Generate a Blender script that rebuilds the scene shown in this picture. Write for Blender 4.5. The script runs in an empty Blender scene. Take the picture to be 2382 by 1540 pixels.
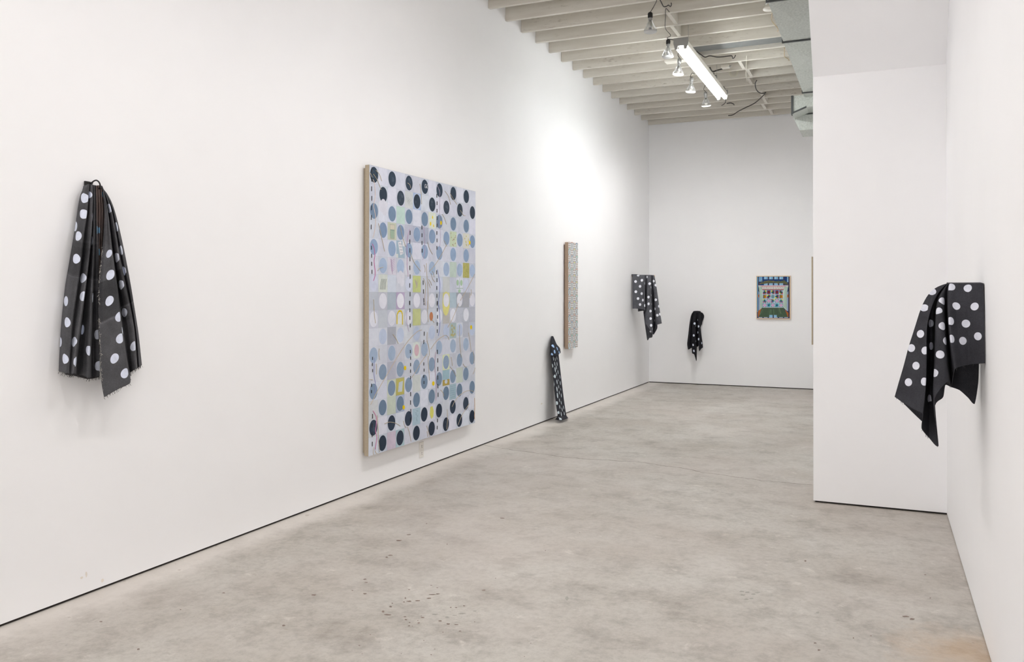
import bpy, math, random
import numpy as np
from mathutils import Matrix, Vector
random.seed(7); rng = np.random.default_rng(7)
scene = bpy.context.scene
COL = scene.collection

# ------------------------------------------------------------------ camera
FPX, YAW, PITCH, ROLL, CY, H = 1952.76, 0.41411, 0.00789, 0.00184, 668.35, 1.4494
CX = 1191.0
FWD = np.array([-math.sin(YAW)*math.cos(PITCH), math.cos(YAW)*math.cos(PITCH), math.sin(PITCH)])
_r = np.array([math.cos(YAW), math.sin(YAW), 0.0]); _u = np.cross(_r, FWD)
RIGHT = _r*math.cos(ROLL)+_u*math.sin(ROLL); UP = -_r*math.sin(ROLL)+_u*math.cos(ROLL)
EYE = np.array([0.0, 0.0, H])
cam = bpy.data.cameras.new('camera'); camo = bpy.data.objects.new('camera', cam); COL.objects.link(camo)
cam.sensor_fit = 'HORIZONTAL'; cam.sensor_width = 36.0; cam.lens = FPX/2382*36.0
cam.shift_y = -(770-CY)/2382; cam.clip_start = 0.02
m = Matrix.Identity(4)
for i in range(3):
    m[i][0], m[i][1], m[i][2], m[i][3] = RIGHT[i], UP[i], -FWD[i], EYE[i]
camo.matrix_world = m
scene.camera = camo

# ------------------------------------------------------------------ world, exposure
scene.view_settings.view_transform = 'Standard'; scene.view_settings.look = 'None'
scene.view_settings.gamma = 1.0; scene.view_settings.use_curve_mapping = False
scene.view_settings.exposure = 1.62
scene.cycles.max_bounces = 7; scene.cycles.diffuse_bounces = 6; scene.cycles.glossy_bounces = 2; scene.cycles.transmission_bounces = 5
scene.cycles.caustics_reflective = False; scene.cycles.caustics_refractive = False; scene.cycles.adaptive_threshold = 0.04; scene.cycles.use_light_tree = False
world = bpy.data.worlds.new('world'); scene.world = world; world.use_nodes = True
world.node_tree.nodes['Background'].inputs[0].default_value = (1.0, 0.972, 0.985, 1)
world.node_tree.nodes['Background'].inputs[1].default_value = 1.6
TUBE_COOL = ((0.955, 0.99, 1.0), 15.0)      # colour, strength of the tubes at the far end
TUBE_WARM = ((1.0, 0.98, 0.995), 6.5)     # tubes of the added fixtures out of view

FLOOD = ((1.0, 0.972, 0.955), 19.0)            # colour and watts of each lit flood bulb

# ------------------------------------------------------------------ geometry constants (metres)
XL, XR, YB, ZC = -3.494, 0.396, 13.56, 4.2266       # left wall, right wall, back wall, underside of joists
XP, YP, ZP = -0.434, 6.22, 2.972                    # partition: left face, front face, start of its sloped soffit
YJ, DJ, NJ0 = 7.3585, 0.4064, -29
ZDECK = ZC+0.245
YFRONT = -4.4

# ------------------------------------------------------------------ helpers
def lin(c):
    return tuple(((v/255)/12.92 if v/255 <= 0.04045 else ((v/255+0.055)/1.055)**2.4) for v in c)
def W(px, py, axis, val):
    d = FWD+RIGHT*((px-CX)/FPX)-UP*((py-CY)/FPX)
    return EYE+d*((val-EYE[axis])/d[axis])
def project(P):
    v = P-EYE; z = v@FWD
    return CX+FPX*(v@RIGHT)/z, CY-FPX*(v@UP)/z, z
def mesh_obj(name, verts, faces, mat, parent=None, smooth=False):
    me = bpy.data.meshes.new(name)
    me.from_pydata([tuple(map(float, v)) for v in verts], [], [tuple(map(int, f)) for f in faces])
    me.update()
    if mat: me.materials.append(mat)
    if smooth: me.polygons.foreach_set('use_smooth', [True]*len(me.polygons))
    o = bpy.data.objects.new(name, me); COL.objects.link(o)
    if parent: o.parent = parent; o.matrix_parent_inverse = parent.matrix_basis.inverted()
    return o
def empty(name, loc, label, cat, group=None):
    o = bpy.data.objects.new(name, None); COL.objects.link(o); o.location = tuple(map(float, loc)); o.empty_display_size = .1
    bpy.context.view_layer.update()
    return tag(o, label, cat, group)
def tag(o, label, cat, group=None):
    o['label'] = label; o['category'] = cat
    if group: o['group'] = group
    return o
def struct(o, label=None):
    o['kind'] = 'structure'
    if label: o['label'] = label
    return o
class MB:
    def __init__(s): s.v = []; s.f = []
    def add(s, v, f):
        n = len(s.v); s.v += [tuple(p) for p in v]; s.f += [tuple(i+n for i in q) for q in f]; return s
    def box(s, a, b):
        (x0, y0, z0), (x1, y1, z1) = a, b
        v = [(x0,y0,z0),(x1,y0,z0),(x1,y1,z0),(x0,y1,z0),(x0,y0,z1),(x1,y0,z1),(x1,y1,z1),(x0,y1,z1)]
        return s.add(v, [(0,3,2,1),(4,5,6,7),(0,1,5,4),(1,2,6,5),(2,3,7,6),(3,0,4,7)])
    def bbox(s, a, b, c=.003):
        # box with chamfered edges along all sides
        (x0, y0, z0), (x1, y1, z1) = a, b
        import bmesh
        bm = bmesh.new(); bmesh.ops.create_cube(bm, size=1)
        for v in bm.verts:
            v.co = ((x0+x1)/2+v.co.x*(x1-x0), (y0+y1)/2+v.co.y*(y1-y0), (z0+z1)/2+v.co.z*(z1-z0))
        bmesh.ops.bevel(bm, geom=bm.edges[:], offset=c, segments=1, affect='EDGES')
        bm.verts.index_update()
        s.add([tuple(v.co) for v in bm.verts], [[v.index for v in f.verts] for f in bm.faces]); bm.free()
        return s
    def prism(s, poly, vec):
        n = len(poly); v = [tuple(p) for p in poly]+[tuple(np.array(p)+np.array(vec)) for p in poly]
        f = [tuple(range(n))[::-1], tuple(range(n, 2*n))]+[(i, (i+1) % n, (i+1) % n+n, i+n) for i in range(n)]
        return s.add(v, f)
    def tube(s, pts, r, n=8, cap=True):
        pts = [np.array(p, float) for p in pts]; k = len(pts)
        rs = r if hasattr(r, '__len__') else [r]*k
        v = []; prev = None
        for i in range(k):
            t = pts[min(i+1, k-1)]-pts[max(i-1, 0)]; t = t/(np.linalg.norm(t)+1e-12)
            if prev is None:
                a = np.array([0, 0, 1.]) if abs(t[2]) < .9 else np.array([1., 0, 0]); e = np.cross(t, a)
            else: e = prev-t*(prev@t)
            e /= np.linalg.norm(e)+1e-12; prev = e; g = np.cross(t, e)
            for j in range(n):
                a = 2*math.pi*j/n; v.append(pts[i]+rs[i]*(math.cos(a)*e+math.sin(a)*g))
        f = [(i*n+j, i*n+(j+1) % n, (i+1)*n+(j+1) % n, (i+1)*n+j) for i in range(k-1) for j in range(n)]
        if cap: f += [tuple(range(n))[::-1], tuple(range((k-1)*n, k*n))]
        return s.add(v, f)
    def lathe(s, prof, base, n=24, M=None):
        v = []
        for r, z in prof:
            for j in range(n):
                a = 2*math.pi*j/n; p = np.array([r*math.cos(a), r*math.sin(a), z])
                if M is not None: p = M@p
                v.append(p+np.array(base))
        k = len(prof)
        f = [(i*n+j, i*n+(j+1) % n, (i+1)*n+(j+1) % n, (i+1)*n+j) for i in range(k-1) for j in range(n)]
        f += [tuple(range(n))[::-1], tuple(range((k-1)*n, k*n))]
        return s.add(v, f)
    def build(s, name, mat, parent=None, smooth=False): return mesh_obj(name, s.v, s.f, mat, parent, smooth)
def spline(pts, n=8):
    P = [np.array(p, float) for p in pts]
    if len(P) < 3: return P
    out = []
    for i in range(len(P)-1):
        a = P[max(i-1, 0)]; b = P[i]; c = P[i+1]; d = P[min(i+2, len(P)-1)]
        for k in range(n):
            t = k/n; out.append(.5*(2*b+(c-a)*t+(2*a-5*b+4*c-d)*t*t+(3*b-a-3*c+d)*t**3))
    out.append(P[-1]); return out

# ------------------------------------------------------------------ materials
def new_mat(name):
    mt = bpy.data.materials.new(name); mt.use_nodes = True
    nt = mt.node_tree; return mt, nt, nt.nodes['Principled BSDF']
def N(nt, kind, **kw):
    n = nt.nodes.new(kind)
    for k, v in kw.items():
        if k in n.inputs: n.inputs[k].default_value = v
        else: setattr(n, k, v)
    return n
def ramp(nt, fac, stops):
    r = nt.nodes.new('ShaderNodeValToRGB'); e = r.color_ramp.elements
    while len(e) < len(stops): e.new(.5)
    for el, (p, c) in zip(e, stops): el.position = p; el.color = (*c[:3], 1)
    nt.links.new(fac, r.inputs[0]); return r.outputs[0]
def mixc(nt, fac, a, b, blend='MIX'):
    n = nt.nodes.new('ShaderNodeMix'); n.data_type = 'RGBA'; n.blend_type = blend
    for sock, val in ((n.inputs[0], fac), (n.inputs[6], a), (n.inputs[7], b)):
        if hasattr(val, 'is_linked'): nt.links.new(val, sock)
        elif isinstance(val, (int, float)): sock.default_value = val
        else: sock.default_value = (*val[:3], 1)
    return n.outputs[2]
def math_(nt, op, a, b=0.0, c=None, clamp=False):
    n = nt.nodes.new('ShaderNodeMath'); n.operation = op; n.use_clamp = clamp
    for i, val in enumerate((a, b) if c is None else (a, b, c)):
        if hasattr(val, 'is_linked'): nt.links.new(val, n.inputs[i])
        else: n.inputs[i].default_value = val
    return n.outputs[0]
def noise(nt, scale, detail=3, rough=.55, vec=None, dist=0.0):
    n = N(nt, 'ShaderNodeTexNoise', Scale=scale, Detail=detail, Roughness=rough, Distortion=dist)
    if vec is None:
        g = nt.nodes.new('ShaderNodeNewGeometry'); vec = g.outputs['Position']
    nt.links.new(vec, n.inputs['Vector']); return n.outputs['Fac']
def bump(nt, bsdf, h, strength=.2, dist=.002):
    b = N(nt, 'ShaderNodeBump', Strength=strength, Distance=dist); nt.links.new(h, b.inputs['Height']); nt.links.new(b.outputs[0], bsdf.inputs['Normal'])
def simple(name, c, rough=.6, metal=0.0, var=.06, scale=12, bmp=.1, spec=.5):
    mt, nt, b = new_mat(name); l = lin(c)
    nz = noise(nt, scale)
    nt.links.new(ramp(nt, nz, [(.3, [v*(1-var) for v in l]), (.7, [min(1, v*(1+var)) for v in l])]), b.inputs['Base Color'])
    b.inputs['Roughness'].default_value = rough; b.inputs['Metallic'].default_value = metal; b.inputs['Specular IOR Level'].default_value = spec
    if bmp: bump(nt, b, noise(nt, scale*12), bmp, .001)
    return mt
M = {}
M['wall'] = simple('white_wall_paint', (244, 244, 245), .65, var=.012, scale=1.3, bmp=0, spec=.3)
M['gap'] = simple('gap_shade', (46, 42, 38), .9, var=.2)  # shade of the slit under the walls, put into the colour
M['rawedge'] = simple('raw_plaster_edge', (205, 198, 182), .8)
M['linen'] = simple('linen', (176, 163, 142), .9, var=.06, scale=90, bmp=.3)
M['linen_brown'] = simple('linen_brown', (172, 150, 130), .9, var=.06, scale=90, bmp=.3)
M['maple'] = simple('maple', (224, 200, 168), .5, var=.06, scale=30)
M['plastic'] = simple('outlet_plastic', (232, 229, 224), .35, var=.01)
M['black'] = simple('black_plastic', (28, 27, 27), .5)
M['cable'] = simple('dark_cable', (52, 48, 44), .55)
M['tancable'] = simple('tan_cable', (192, 172, 140), .6)
M['whitecable'] = simple('white_cable', (226, 222, 208), .6)
M['enamel'] = simple('white_enamel', (232, 228, 218), .4, var=.02)
M['steel'] = simple('bare_steel', (170, 170, 168), .4, metal=.8)
M['strand'] = simple('tan_paint_strand', (196, 182, 160), .8)
def mat_joist():
    mt, nt, b = new_mat('old_white_joist_paint')
    g = nt.nodes.new('ShaderNodeNewGeometry'); mp = N(nt, 'ShaderNodeMapping'); mp.inputs['Scale'].default_value = (.6, 3, 6)
    nt.links.new(g.outputs['Position'], mp.inputs[0])
    base = ramp(nt, noise(nt, 2.2, 6, .6, mp.outputs[0]), [(.25, lin((204, 198, 187))), (.6, lin((219, 215, 206))), (.85, lin((230, 226, 218)))])
    mp2 = N(nt, 'ShaderNodeMapping'); mp2.inputs['Scale'].default_value = (2.5, 9, 14); nt.links.new(g.outputs['Position'], mp2.inputs[0])
    d1 = ramp(nt, noise(nt, 4, 8, .7, mp2.outputs[0]), [(.56, (0, 0, 0)), (.70, (1, 1, 1))])
    d2 = ramp(nt, noise(nt, .9, 3, .5), [(.46, (0, 0, 0)), (.62, (1, 1, 1))])
    fac = math_(nt, 'MULTIPLY', math_(nt, 'MULTIPLY', d1, d2), .7)
    nt.links.new(mixc(nt, fac, base, lin((128, 112, 96))), b.inputs['Base Color'])
    b.inputs['Roughness'].default_value = .6; b.inputs['Specular IOR Level'].default_value = .3
    bump(nt, b, noise(nt, 9, 6, .6, mp.outputs[0]), .25, .004); return mt
M['joist'] = mat_joist()
def mat_duct():
    mt, nt, b = new_mat('galvanised_sheet')
    base = ramp(nt, noise(nt, 60, 3, .6), [(.3, lin((170, 174, 168))), (.7, lin((200, 204, 197)))])
    g = nt.nodes.new('ShaderNodeNewGeometry'); mp = N(nt, 'ShaderNodeMapping'); mp.inputs['Scale'].default_value = (5, 16, 5)
    nt.links.new(g.outputs['Position'], mp.inputs[0])
    sc = ramp(nt, noise(nt, 1.6, 6, .7, mp.outputs[0]), [(.66, (0, 0, 0)), (.72, (1, 1, 1))])
    nt.links.new(mixc(nt, math_(nt, 'MULTIPLY', sc, .5), base, lin((100, 102, 102))), b.inputs['Base Color'])
    b.inputs['Metallic'].default_value = .1; b.inputs['Roughness'].default_value = .5; return mt
M['duct'] = mat_duct()
M['liner'] = simple('dull_sheet_metal', (126, 128, 127), .6, metal=.1)
M['ductdark'] = simple('duct_seam', (74, 76, 76), .5, metal=.4)
def mat_emit(name, c, s):
    mt = bpy.data.materials.new(name); mt.use_nodes = True; nt = mt.node_tree; nt.nodes.clear()
    e = N(nt, 'ShaderNodeEmission'); e.inputs[0].default_value = (*c, 1); e.inputs[1].default_value = s
    o = nt.nodes.new('ShaderNodeOutputMaterial'); nt.links.new(e.outputs[0], o.inputs[0]); return mt
M['cool'] = mat_emit('lit_tube_cool', *TUBE_COOL); M['warm'] = mat_emit('lit_tube_warm', *TUBE_WARM)
def mat_glass():
    mt, nt, b = new_mat('clear_bulb_glass')
    b.inputs['Base Color'].default_value = (.93, .93, .91, 1); b.inputs['Transmission Weight'].default_value = .85
    b.inputs['Roughness'].default_value = .12; b.inputs['IOR'].default_value = 1.18; return mt
M['glass'] = mat_glass()
def mat_lens():
    mt, nt, b = new_mat('dimpled_bulb_lens')
    b.inputs['Base Color'].default_value = (.9, .9, .89, 1); b.inputs['Transmission Weight'].default_value = .35; b.inputs['Roughness'].default_value = .3
    v = N(nt, 'ShaderNodeTexVoronoi', Scale=90); bump(nt, b, v.outputs[0], .6, .004); return mt
M['lens'] = mat_lens()
def mat_lit():
    mt, nt, b = new_mat('lit_bulb_lens'); b.inputs['Base Color'].default_value = (.95, .94, .92, 1); b.inputs['Roughness'].default_value = .3
    b.inputs['Emission Color'].default_value = (1, .97, .94, 1); b.inputs['Emission Strength'].default_value = .35; return mt
M['litlens'] = mat_lit()
M['reflector'] = simple('silvered_reflector', (205, 205, 202), .25, metal=.9, bmp=0)
FLOOR_SPOT = W(2255, 1525, 2, 0.0)
def mat_floor():
    mt, nt, b = new_mat('polished_concrete')
    g = nt.nodes.new('ShaderNodeNewGeometry'); pos = g.outputs['Position']
    sep = nt.nodes.new('ShaderNodeSeparateXYZ'); nt.links.new(pos, sep.inputs[0])
    c0 = ramp(nt, noise(nt, .9, 6, .66, None, .1), [(.3, lin((170, 163, 153))), (.5, lin((184, 179, 171))), (.72, lin((197, 194, 187)))])
    c1 = ramp(nt, noise(nt, 4.2, 6, .72, None, .15), [(.34, (.66, .64, .62)), (.52, (1, 1, 1)), (.75, (1.0, 1.0, 1.0))])
    c = mixc(nt, .75, c0, c1, 'MULTIPLY')
    c2 = ramp(nt, noise(nt, 26, 5, .8), [(.36, (.76, .75, .74)), (.56, (1, 1, 1))])
    c = mixc(nt, .7, c, c2, 'MULTIPLY')
    # faint pinkish and greenish zones
    c = mixc(nt, math_(nt, 'MULTIPLY', ramp(nt, noise(nt, .55, 3), [(.45, (0, 0, 0)), (.65, (1, 1, 1))]), .35), c, lin((197, 187, 180)))
    # pale scuffs
    sc = ramp(nt, noise(nt, 6.5, 6, .75, None, .3), [(.60, (0, 0, 0)), (.72, (1, 1, 1))])
    c = mixc(nt, math_(nt, 'MULTIPLY', sc, .5), c, lin((222, 217, 209)))
    # pale dusty margin along the left wall
    dd = math_(nt, 'SUBTRACT', sep.outputs[0], XL)
    dn = math_(nt, 'ADD', dd, math_(nt, 'MULTIPLY', math_(nt, 'SUBTRACT', noise(nt, 2.5, 6, .65), .5), .45))
    mr = N(nt, 'ShaderNodeMapRange'); mr.inputs[1].default_value = .30; mr.inputs[2].default_value = .12; nt.links.new(dn, mr.inputs[0])
    c = mixc(nt, math_(nt, 'MULTIPLY', mr.outputs[0], .6), c, lin((226, 220, 214)))
    # rusty patch
    vd = nt.nodes.new('ShaderNodeVectorMath'); vd.operation = 'DISTANCE'; nt.links.new(pos, vd.inputs[0]); vd.inputs[1].default_value = tuple(FLOOR_SPOT)
    dr = math_(nt, 'ADD', vd.outputs['Value'], math_(nt, 'MULTIPLY', math_(nt, 'SUBTRACT', noise(nt, 7, 5, .7), .5), .5))
    mr2 = N(nt, 'ShaderNodeMapRange'); mr2.inputs[1].default_value = .34; mr2.inputs[2].default_value = .05; nt.links.new(dr, mr2.inputs[0])
    c = mixc(nt, math_(nt, 'MULTIPLY', mr2.outputs[0], .4), c, lin((196, 158, 112)))
    # tiny pits
    pit = ramp(nt, noise(nt, 38, 2, .5), [(.725, (0, 0, 0)), (.75, (1, 1, 1))])
    c = mixc(nt, math_(nt, 'MULTIPLY', pit, .35), c, lin((130, 120, 108)))
    sp = ramp(nt, noise(nt, 13, 3, .6), [(.69, (0, 0, 0)), (.73, (1, 1, 1))])
    c = mixc(nt, math_(nt, 'MULTIPLY', sp, .35), c, lin((140, 128, 112)))
    nt.links.new(c, b.inputs['Base Color'])
    nt.links.new(ramp(nt, noise(nt, 3, 5), [(.3, (.38,)*3), (.7, (.55,)*3)]), b.inputs['Roughness'])
    b.inputs['Specular IOR Level'].default_value = .35
    return mt
M['floor'] = mat_floor()
def mat_paint():
    mt, nt, b = new_mat('painted_canvas')
    a = N(nt, 'ShaderNodeAttribute'); a.attribute_name = 'Col'
    n1 = ramp(nt, noise(nt, 14, 6, .7, None, .8), [(.3, (.85, .86, .88)), (.6, (1, 1, 1))])
    n2 = ramp(nt, noise(nt, 5, 4, .6), [(.32, (.90, .91, .93)), (.62, (1, 1, 1))])
    c = mixc(nt, .75, a.outputs['Color'], n1, 'MULTIPLY'); c = mixc(nt, .8, c, n2, 'MULTIPLY')
    nt.links.new(c, b.inputs['Base Color']); b.inputs['Roughness'].default_value = .8; b.inputs['Specular IOR Level'].default_value = .2
    bump(nt, b, noise(nt, 500, 2), .15, .0005); return mt
M['paint'] = mat_paint()
def mat_print():
    mt, nt, b = new_mat('plain_paint')
    a = N(nt, 'ShaderNodeAttribute'); a.attribute_name = 'Col'
    n1 = ramp(nt, noise(nt, 40, 5, .7), [(.3, (.86, .86, .86)), (.65, (1, 1, 1))])
    nt.links.new(mixc(nt, .6, a.outputs['Color'], n1, 'MULTIPLY'), b.inputs['Base Color']); b.inputs['Roughness'].default_value = .7
    b.inputs['Specular IOR Level'].default_value = .2; return mt
M['print'] = mat_print()
def mat_cloth(name, base, dotc, dot2, mott=.35):
    mt, nt, b = new_mat(name)
    a = N(nt, 'ShaderNodeAttribute'); a.attribute_name = 'dot'
    t = N(nt, 'ShaderNodeAttribute'); t.attribute_name = 'tone'
    l = lin(base)
    cb = ramp(nt, noise(nt, 9, 6, .65), [(.3, [v*.78 for v in l]), (.7, [v*1.22 for v in l])])
    weave = ramp(nt, noise(nt, 260, 2, .6), [(.3, (.72,)*3), (.7, (1.0,)*3)])
    cb = mixc(nt, 1.0, cb, weave, 'MULTIPLY')
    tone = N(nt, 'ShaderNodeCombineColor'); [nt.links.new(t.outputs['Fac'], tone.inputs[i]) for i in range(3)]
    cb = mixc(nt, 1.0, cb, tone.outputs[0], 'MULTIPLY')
    d = mixc(nt, math_(nt, 'MULTIPLY', ramp(nt, noise(nt, 45, 4, .6), [(.4, (0, 0, 0)), (.68, (1, 1, 1))]), mott), lin(dotc), lin(dot2))
    mr = N(nt, 'ShaderNodeMapRange'); mr.inputs[1].default_value = .0004; mr.inputs[2].default_value = -.0004; nt.links.new(a.outputs['Fac'], mr.inputs[0])
    nt.links.new(mixc(nt, mr.outputs[0], cb, d), b.inputs['Base Color'])
    b.inputs['Roughness'].default_value = .9; b.inputs['Specular IOR Level'].default_value = .15
    bump(nt, b, noise(nt, 420, 2), .35, .0008); return mt
M['clothA'] = mat_cloth('faded_black_cotton', (84, 84, 87), (216, 222, 238), (176, 178, 186))
M['clothAin'] = mat_cloth('brown_cloth_reverse', (112, 98, 94), (120, 165, 196), (110, 150, 180))
M['clothB'] = mat_cloth('charcoal_cotton', (64, 64, 69), (222, 224, 234), (196, 198, 210), .5)
M['clothC'] = mat_cloth('grey_black_cotton', (98, 99, 105), (240, 242, 250), (226, 228, 236))
M['clothD'] = mat_cloth('black_satin_cotton', (36, 36, 41), (214, 222, 236), (180, 190, 206))
M['clothE'] = mat_cloth('slate_black_canvas', (58, 59, 66), (208, 220, 226), (186, 200, 204))
M['clothEtop'] = mat_cloth('slate_black_canvas_blue_dots', (54, 56, 63), (160, 190, 228), (140, 172, 214))
M['fray'] = simple('frayed_thread', (60, 58, 58), .9)
M['fraywhite'] = simple('pale_frayed_thread', (190, 186, 178), .9)

# ------------------------------------------------------------------ the setting
GAP = .013
floor = struct(MB().box((XL-.3, YFRONT-.3, -.1), (XR+.5, YB+.3, 0)).build('floor', M['floor']))
struct(MB().box((XL-.2, YFRONT-.2, GAP), (XL, YB+.2, ZDECK)).build('wall_left', M['wall']))
struct(MB().box((XL-.2, YFRONT, 0), (XL-.012, YB, GAP)).build('gap_shade_left', M['gap']))  # dark strip painting in the shade under the wall, likewise below the others
struct(MB().box((XL, YB, GAP), (XR+.3, YB+.2, ZDECK)).build('wall_back', M['wall']))
struct(MB().box((XL, YB+.012, 0), (XP, YB+.2, GAP)).build('gap_shade_back', M['gap']))
struct(MB().box((XR, YFRONT-.2, GAP*.5), (XR+.2, YP+.05, ZDECK)).build('wall_right', M['wall']))
struct(MB().box((XR+.010, YFRONT, 0), (XR+.2, YP+.05, GAP*.5)).build('gap_shade_right', M['gap']))
WX0, WX1, WZ0, WZ1 = XL+.35, XR-.35, .35, 3.1
struct(MB().box((XL, YFRONT-.2, 0), (WX0, YFRONT, ZDECK)).box((WX1, YFRONT-.2, 0), (XR, YFRONT, ZDECK)).box((WX0, YFRONT-.2, 0), (WX1, YFRONT, WZ0)).box((WX0, YFRONT-.2, WZ1), (WX1, YFRONT, ZDECK)).build('wall_front', M['wall']))
win = struct(MB().box((WX0, YFRONT-.12, WZ0), (WX1, YFRONT-.06, WZ0+.05)).box((WX0, YFRONT-.12, WZ1-.05), (WX1, YFRONT-.06, WZ1)).box((WX0, YFRONT-.12, WZ0+.05), (WX0+.05, YFRONT-.06, WZ1-.05)).box((WX1-.05, YFRONT-.12, WZ0+.05), (WX1, YFRONT-.06, WZ1-.05)).box(((WX0+WX1)/2-.03, YFRONT-.12, WZ0+.05), ((WX0+WX1)/2+.03, YFRONT-.06, WZ1-.05)).build('added_window_1', M['steel']))  # window added behind the camera to let in more light
YS = YP-(ZC-ZP)*.95
struct(MB().prism([(XP, YP, GAP), (XP, YP, ZP), (XP, YS, ZC), (XP, YB, ZC), (XP, YB, GAP)], (XR-XP, 0, 0)).build('wall_partition', M['wall']))
struct(MB().box((XP+.012, YP+.014, 0), (XR, YB, GAP)).build('gap_shade_partition', M['gap']))
ceiling = struct(MB().box((XL-.2, YFRONT-.2, ZDECK), (XR+.3, YB+.2, ZDECK+.06)).build('ceiling', M['joist']))
jm = None
JY = []
for i in range(NJ0+1, 16):
    y = YJ+DJ*i
    if y < YFRONT+.05: continue
    if i == 15: y = 13.47
    JY.append(y)
    if jm is None:
        o = MB().box((XL+.002, 0, ZC), (XR-.002, .041, ZDECK)).build('joist', M['joist'], ceiling); jm = o.data
    else:
        o = bpy.data.objects.new('joist', jm); COL.objects.link(o); o.parent = ceiling
    o.location.y = y
# blocking between joists, where the photograph shows it
def bay(px, py, z=ZC+.1):
    p = W(px, py, 2, z); i = max(k for k in range(len(JY)) if JY[k] < p[1]); return p[0], i
for px, py in ((1553, 8), (1567, 46), (1608, 97), (1725, 133), (1743, 152), (1744, 172), (1769, 198), (1781, 222), (1779, 237), (1795, 249)):
    x, i = bay(px, py)
    if i+1 < len(JY):
        MB().box((x-.019, JY[i]+.041, ZC+.004), (x+.019, JY[i+1], ZDECK-.01)).build('blocking', M['joist'], ceiling)
# hairline crack and stains on the floor
def flat_strip(pts, w, z):
    P = [W(x, y, 2, z) for x, y in pts]; v = []
    for i, p in enumerate(P):
        t = P[min(i+1, len(P)-1)]-P[max(i-1, 0)]; t /= np.linalg.norm(t); n = np.array([-t[1], t[0], 0]); ww = w[i] if hasattr(w, '__len__') else w
        v += [p+n*ww/2, p-n*ww/2]
    return v, [(2*i, 2*i+1, 2*i+3, 2*i+2) for i in range(len(P)-1)]
M['crack'] = simple('crack_dark', (112, 104, 94), .9)
M['stain'] = simple('stain_brown', (128, 112, 102), .7, var=.15)
M['stain2'] = simple('stain_grey', (160, 157, 149), .7, var=.1)
c5 = lambda x, y: (1100+x/2.9775, 850+y/2.9775)
ck = [(80, 555), (180, 570), (275, 585), (400, 602), (500, 615), (600, 632), (700, 640), (770, 648), (930, 654), (1030, 663), (1140, 668), (1260, 684), (1350, 700), (1430, 708), (1500, 720), (1590, 742), (1720, 758), (1850, 778), (1920, 785), (2000, 798), (2120, 806), (2230, 818), (2350, 828)]
ckp = []
for a, b in zip(ck[:-1], ck[1:]):
    for k in range(4):
        t = k/4; ckp.append(c5(a[0]+(b[0]-a[0])*t+random.uniform(-2, 2), a[1]+(b[1]-a[1])*t+random.uniform(-1.4, 1.4)))
ckp.append(c5(*ck[-1]))
v, f = flat_strip(ckp, [random.uniform(.005, .011) for _ in ckp], .0006)
mesh_obj('crack', v, f, M['crack'], floor)
v, f = flat_strip([c5(x, y+random.uniform(-2, 2)) for x, y in ((1250, 428), (1350, 440), (1430, 452), (1520, 462), (1620, 477), (1710, 488), (1800, 500))], .003, .0006)
mesh_obj('crack', v, f, M['stain2'], floor)
def blob(cx, cy, rx, ry, z=.0007, n=10):
    c = W(cx, cy, 2, z); a = W(cx+rx, cy, 2, z)-c; b = W(cx, cy-ry, 2, z)-c
    return [c+(a*math.cos(2*math.pi*k/n)+b*math.sin(2*math.pi*k/n))*random.uniform(.65, 1.15) for k in range(n)]
mb = MB(); c4 = lambda x, y: (800+x/3.5, 1100+y/3.5)
for x, y, rx, ry in [(528, 503, 20, 4), (448, 550, 26, 5), (380, 670, 22, 5), (348, 687, 12, 5), (840, 580, 7, 4), (173, 866, 16, 5), (182, 892, 14, 4), (170, 983, 16, 6), (70, 957, 9, 3), (125, 1405, 10, 4), (148, 1472, 6, 3), (380, 1088, 12, 6), (318, 1130, 12, 10), (360, 1155, 34, 6), (395, 1062, 8, 4), (500, 1020, 8, 8), (490, 1050, 8, 5), (530, 1045, 24, 5), (600, 1040, 20, 5), (690, 1020, 22, 5), (720, 990, 30, 4), (765, 985, 18, 4), (530, 950, 10, 3), (712, 915, 10, 3), (760, 935, 9, 3), (505, 1195, 14, 5), (497, 1172, 12, 4), (535, 1218, 9, 4), (530, 1245, 9, 4), (558, 1248, 6, 3), (610, 1222, 11, 5), (640, 1178, 18, 5), (630, 1165, 6, 3), (602, 1202, 6, 3), (785, 1205, 16, 6), (850, 1230, 18, 6), (918, 1235, 18, 4), (870, 1095, 6, 4), (915, 1097, 10, 3), (978, 1083, 12, 4), (1065, 1213, 8, 3), (945, 1288, 12, 4), (806, 1297, 8, 3), (215, 1317, 7, 3), (650, 1365, 6, 3), (710, 1480, 9, 4), (1138, 955, 16, 5), (1235, 858, 5, 4), (1522, 1387, 4, 4), (1920, 487, 5, 3), (1640, 632, 6, 3), (672, 413, 7, 3), (1290, 369, 22, 4), (467, 1470, 6, 3), (740, 1435, 7, 3), (1470, 1495, 5, 3)]:
    mb.add(blob(*c4(x, y), rx/3.5, ry/3.5), [tuple(range(10))])
for x, y, rx, ry in [(2106, 1434, 9, 2), (2122, 1440, 7, 2), (1873, 1305, 3, 2), (2152, 1337, 3, 1), (2164, 1391, 2, 1.5), (2026, 1479, 2, 1.5), (1905, 1512, 4, 2), (1896, 1496, 4, 1.5), (1985, 1484, 2, 1.5), (660, 1455, 5, 2), (730, 1384, 5, 2), (420, 1418, 2, 1.2), (322, 1510, 4, 2), (235, 1446, 4, 1.5), (520, 1379, 4, 1.2)]:
    mb.add(blob(x, y, rx, ry), [tuple(range(10))])
so = mb.build('brown_spots', M['stain'], floor); so['kind'] = 'stuff'
mb = MB()
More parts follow.
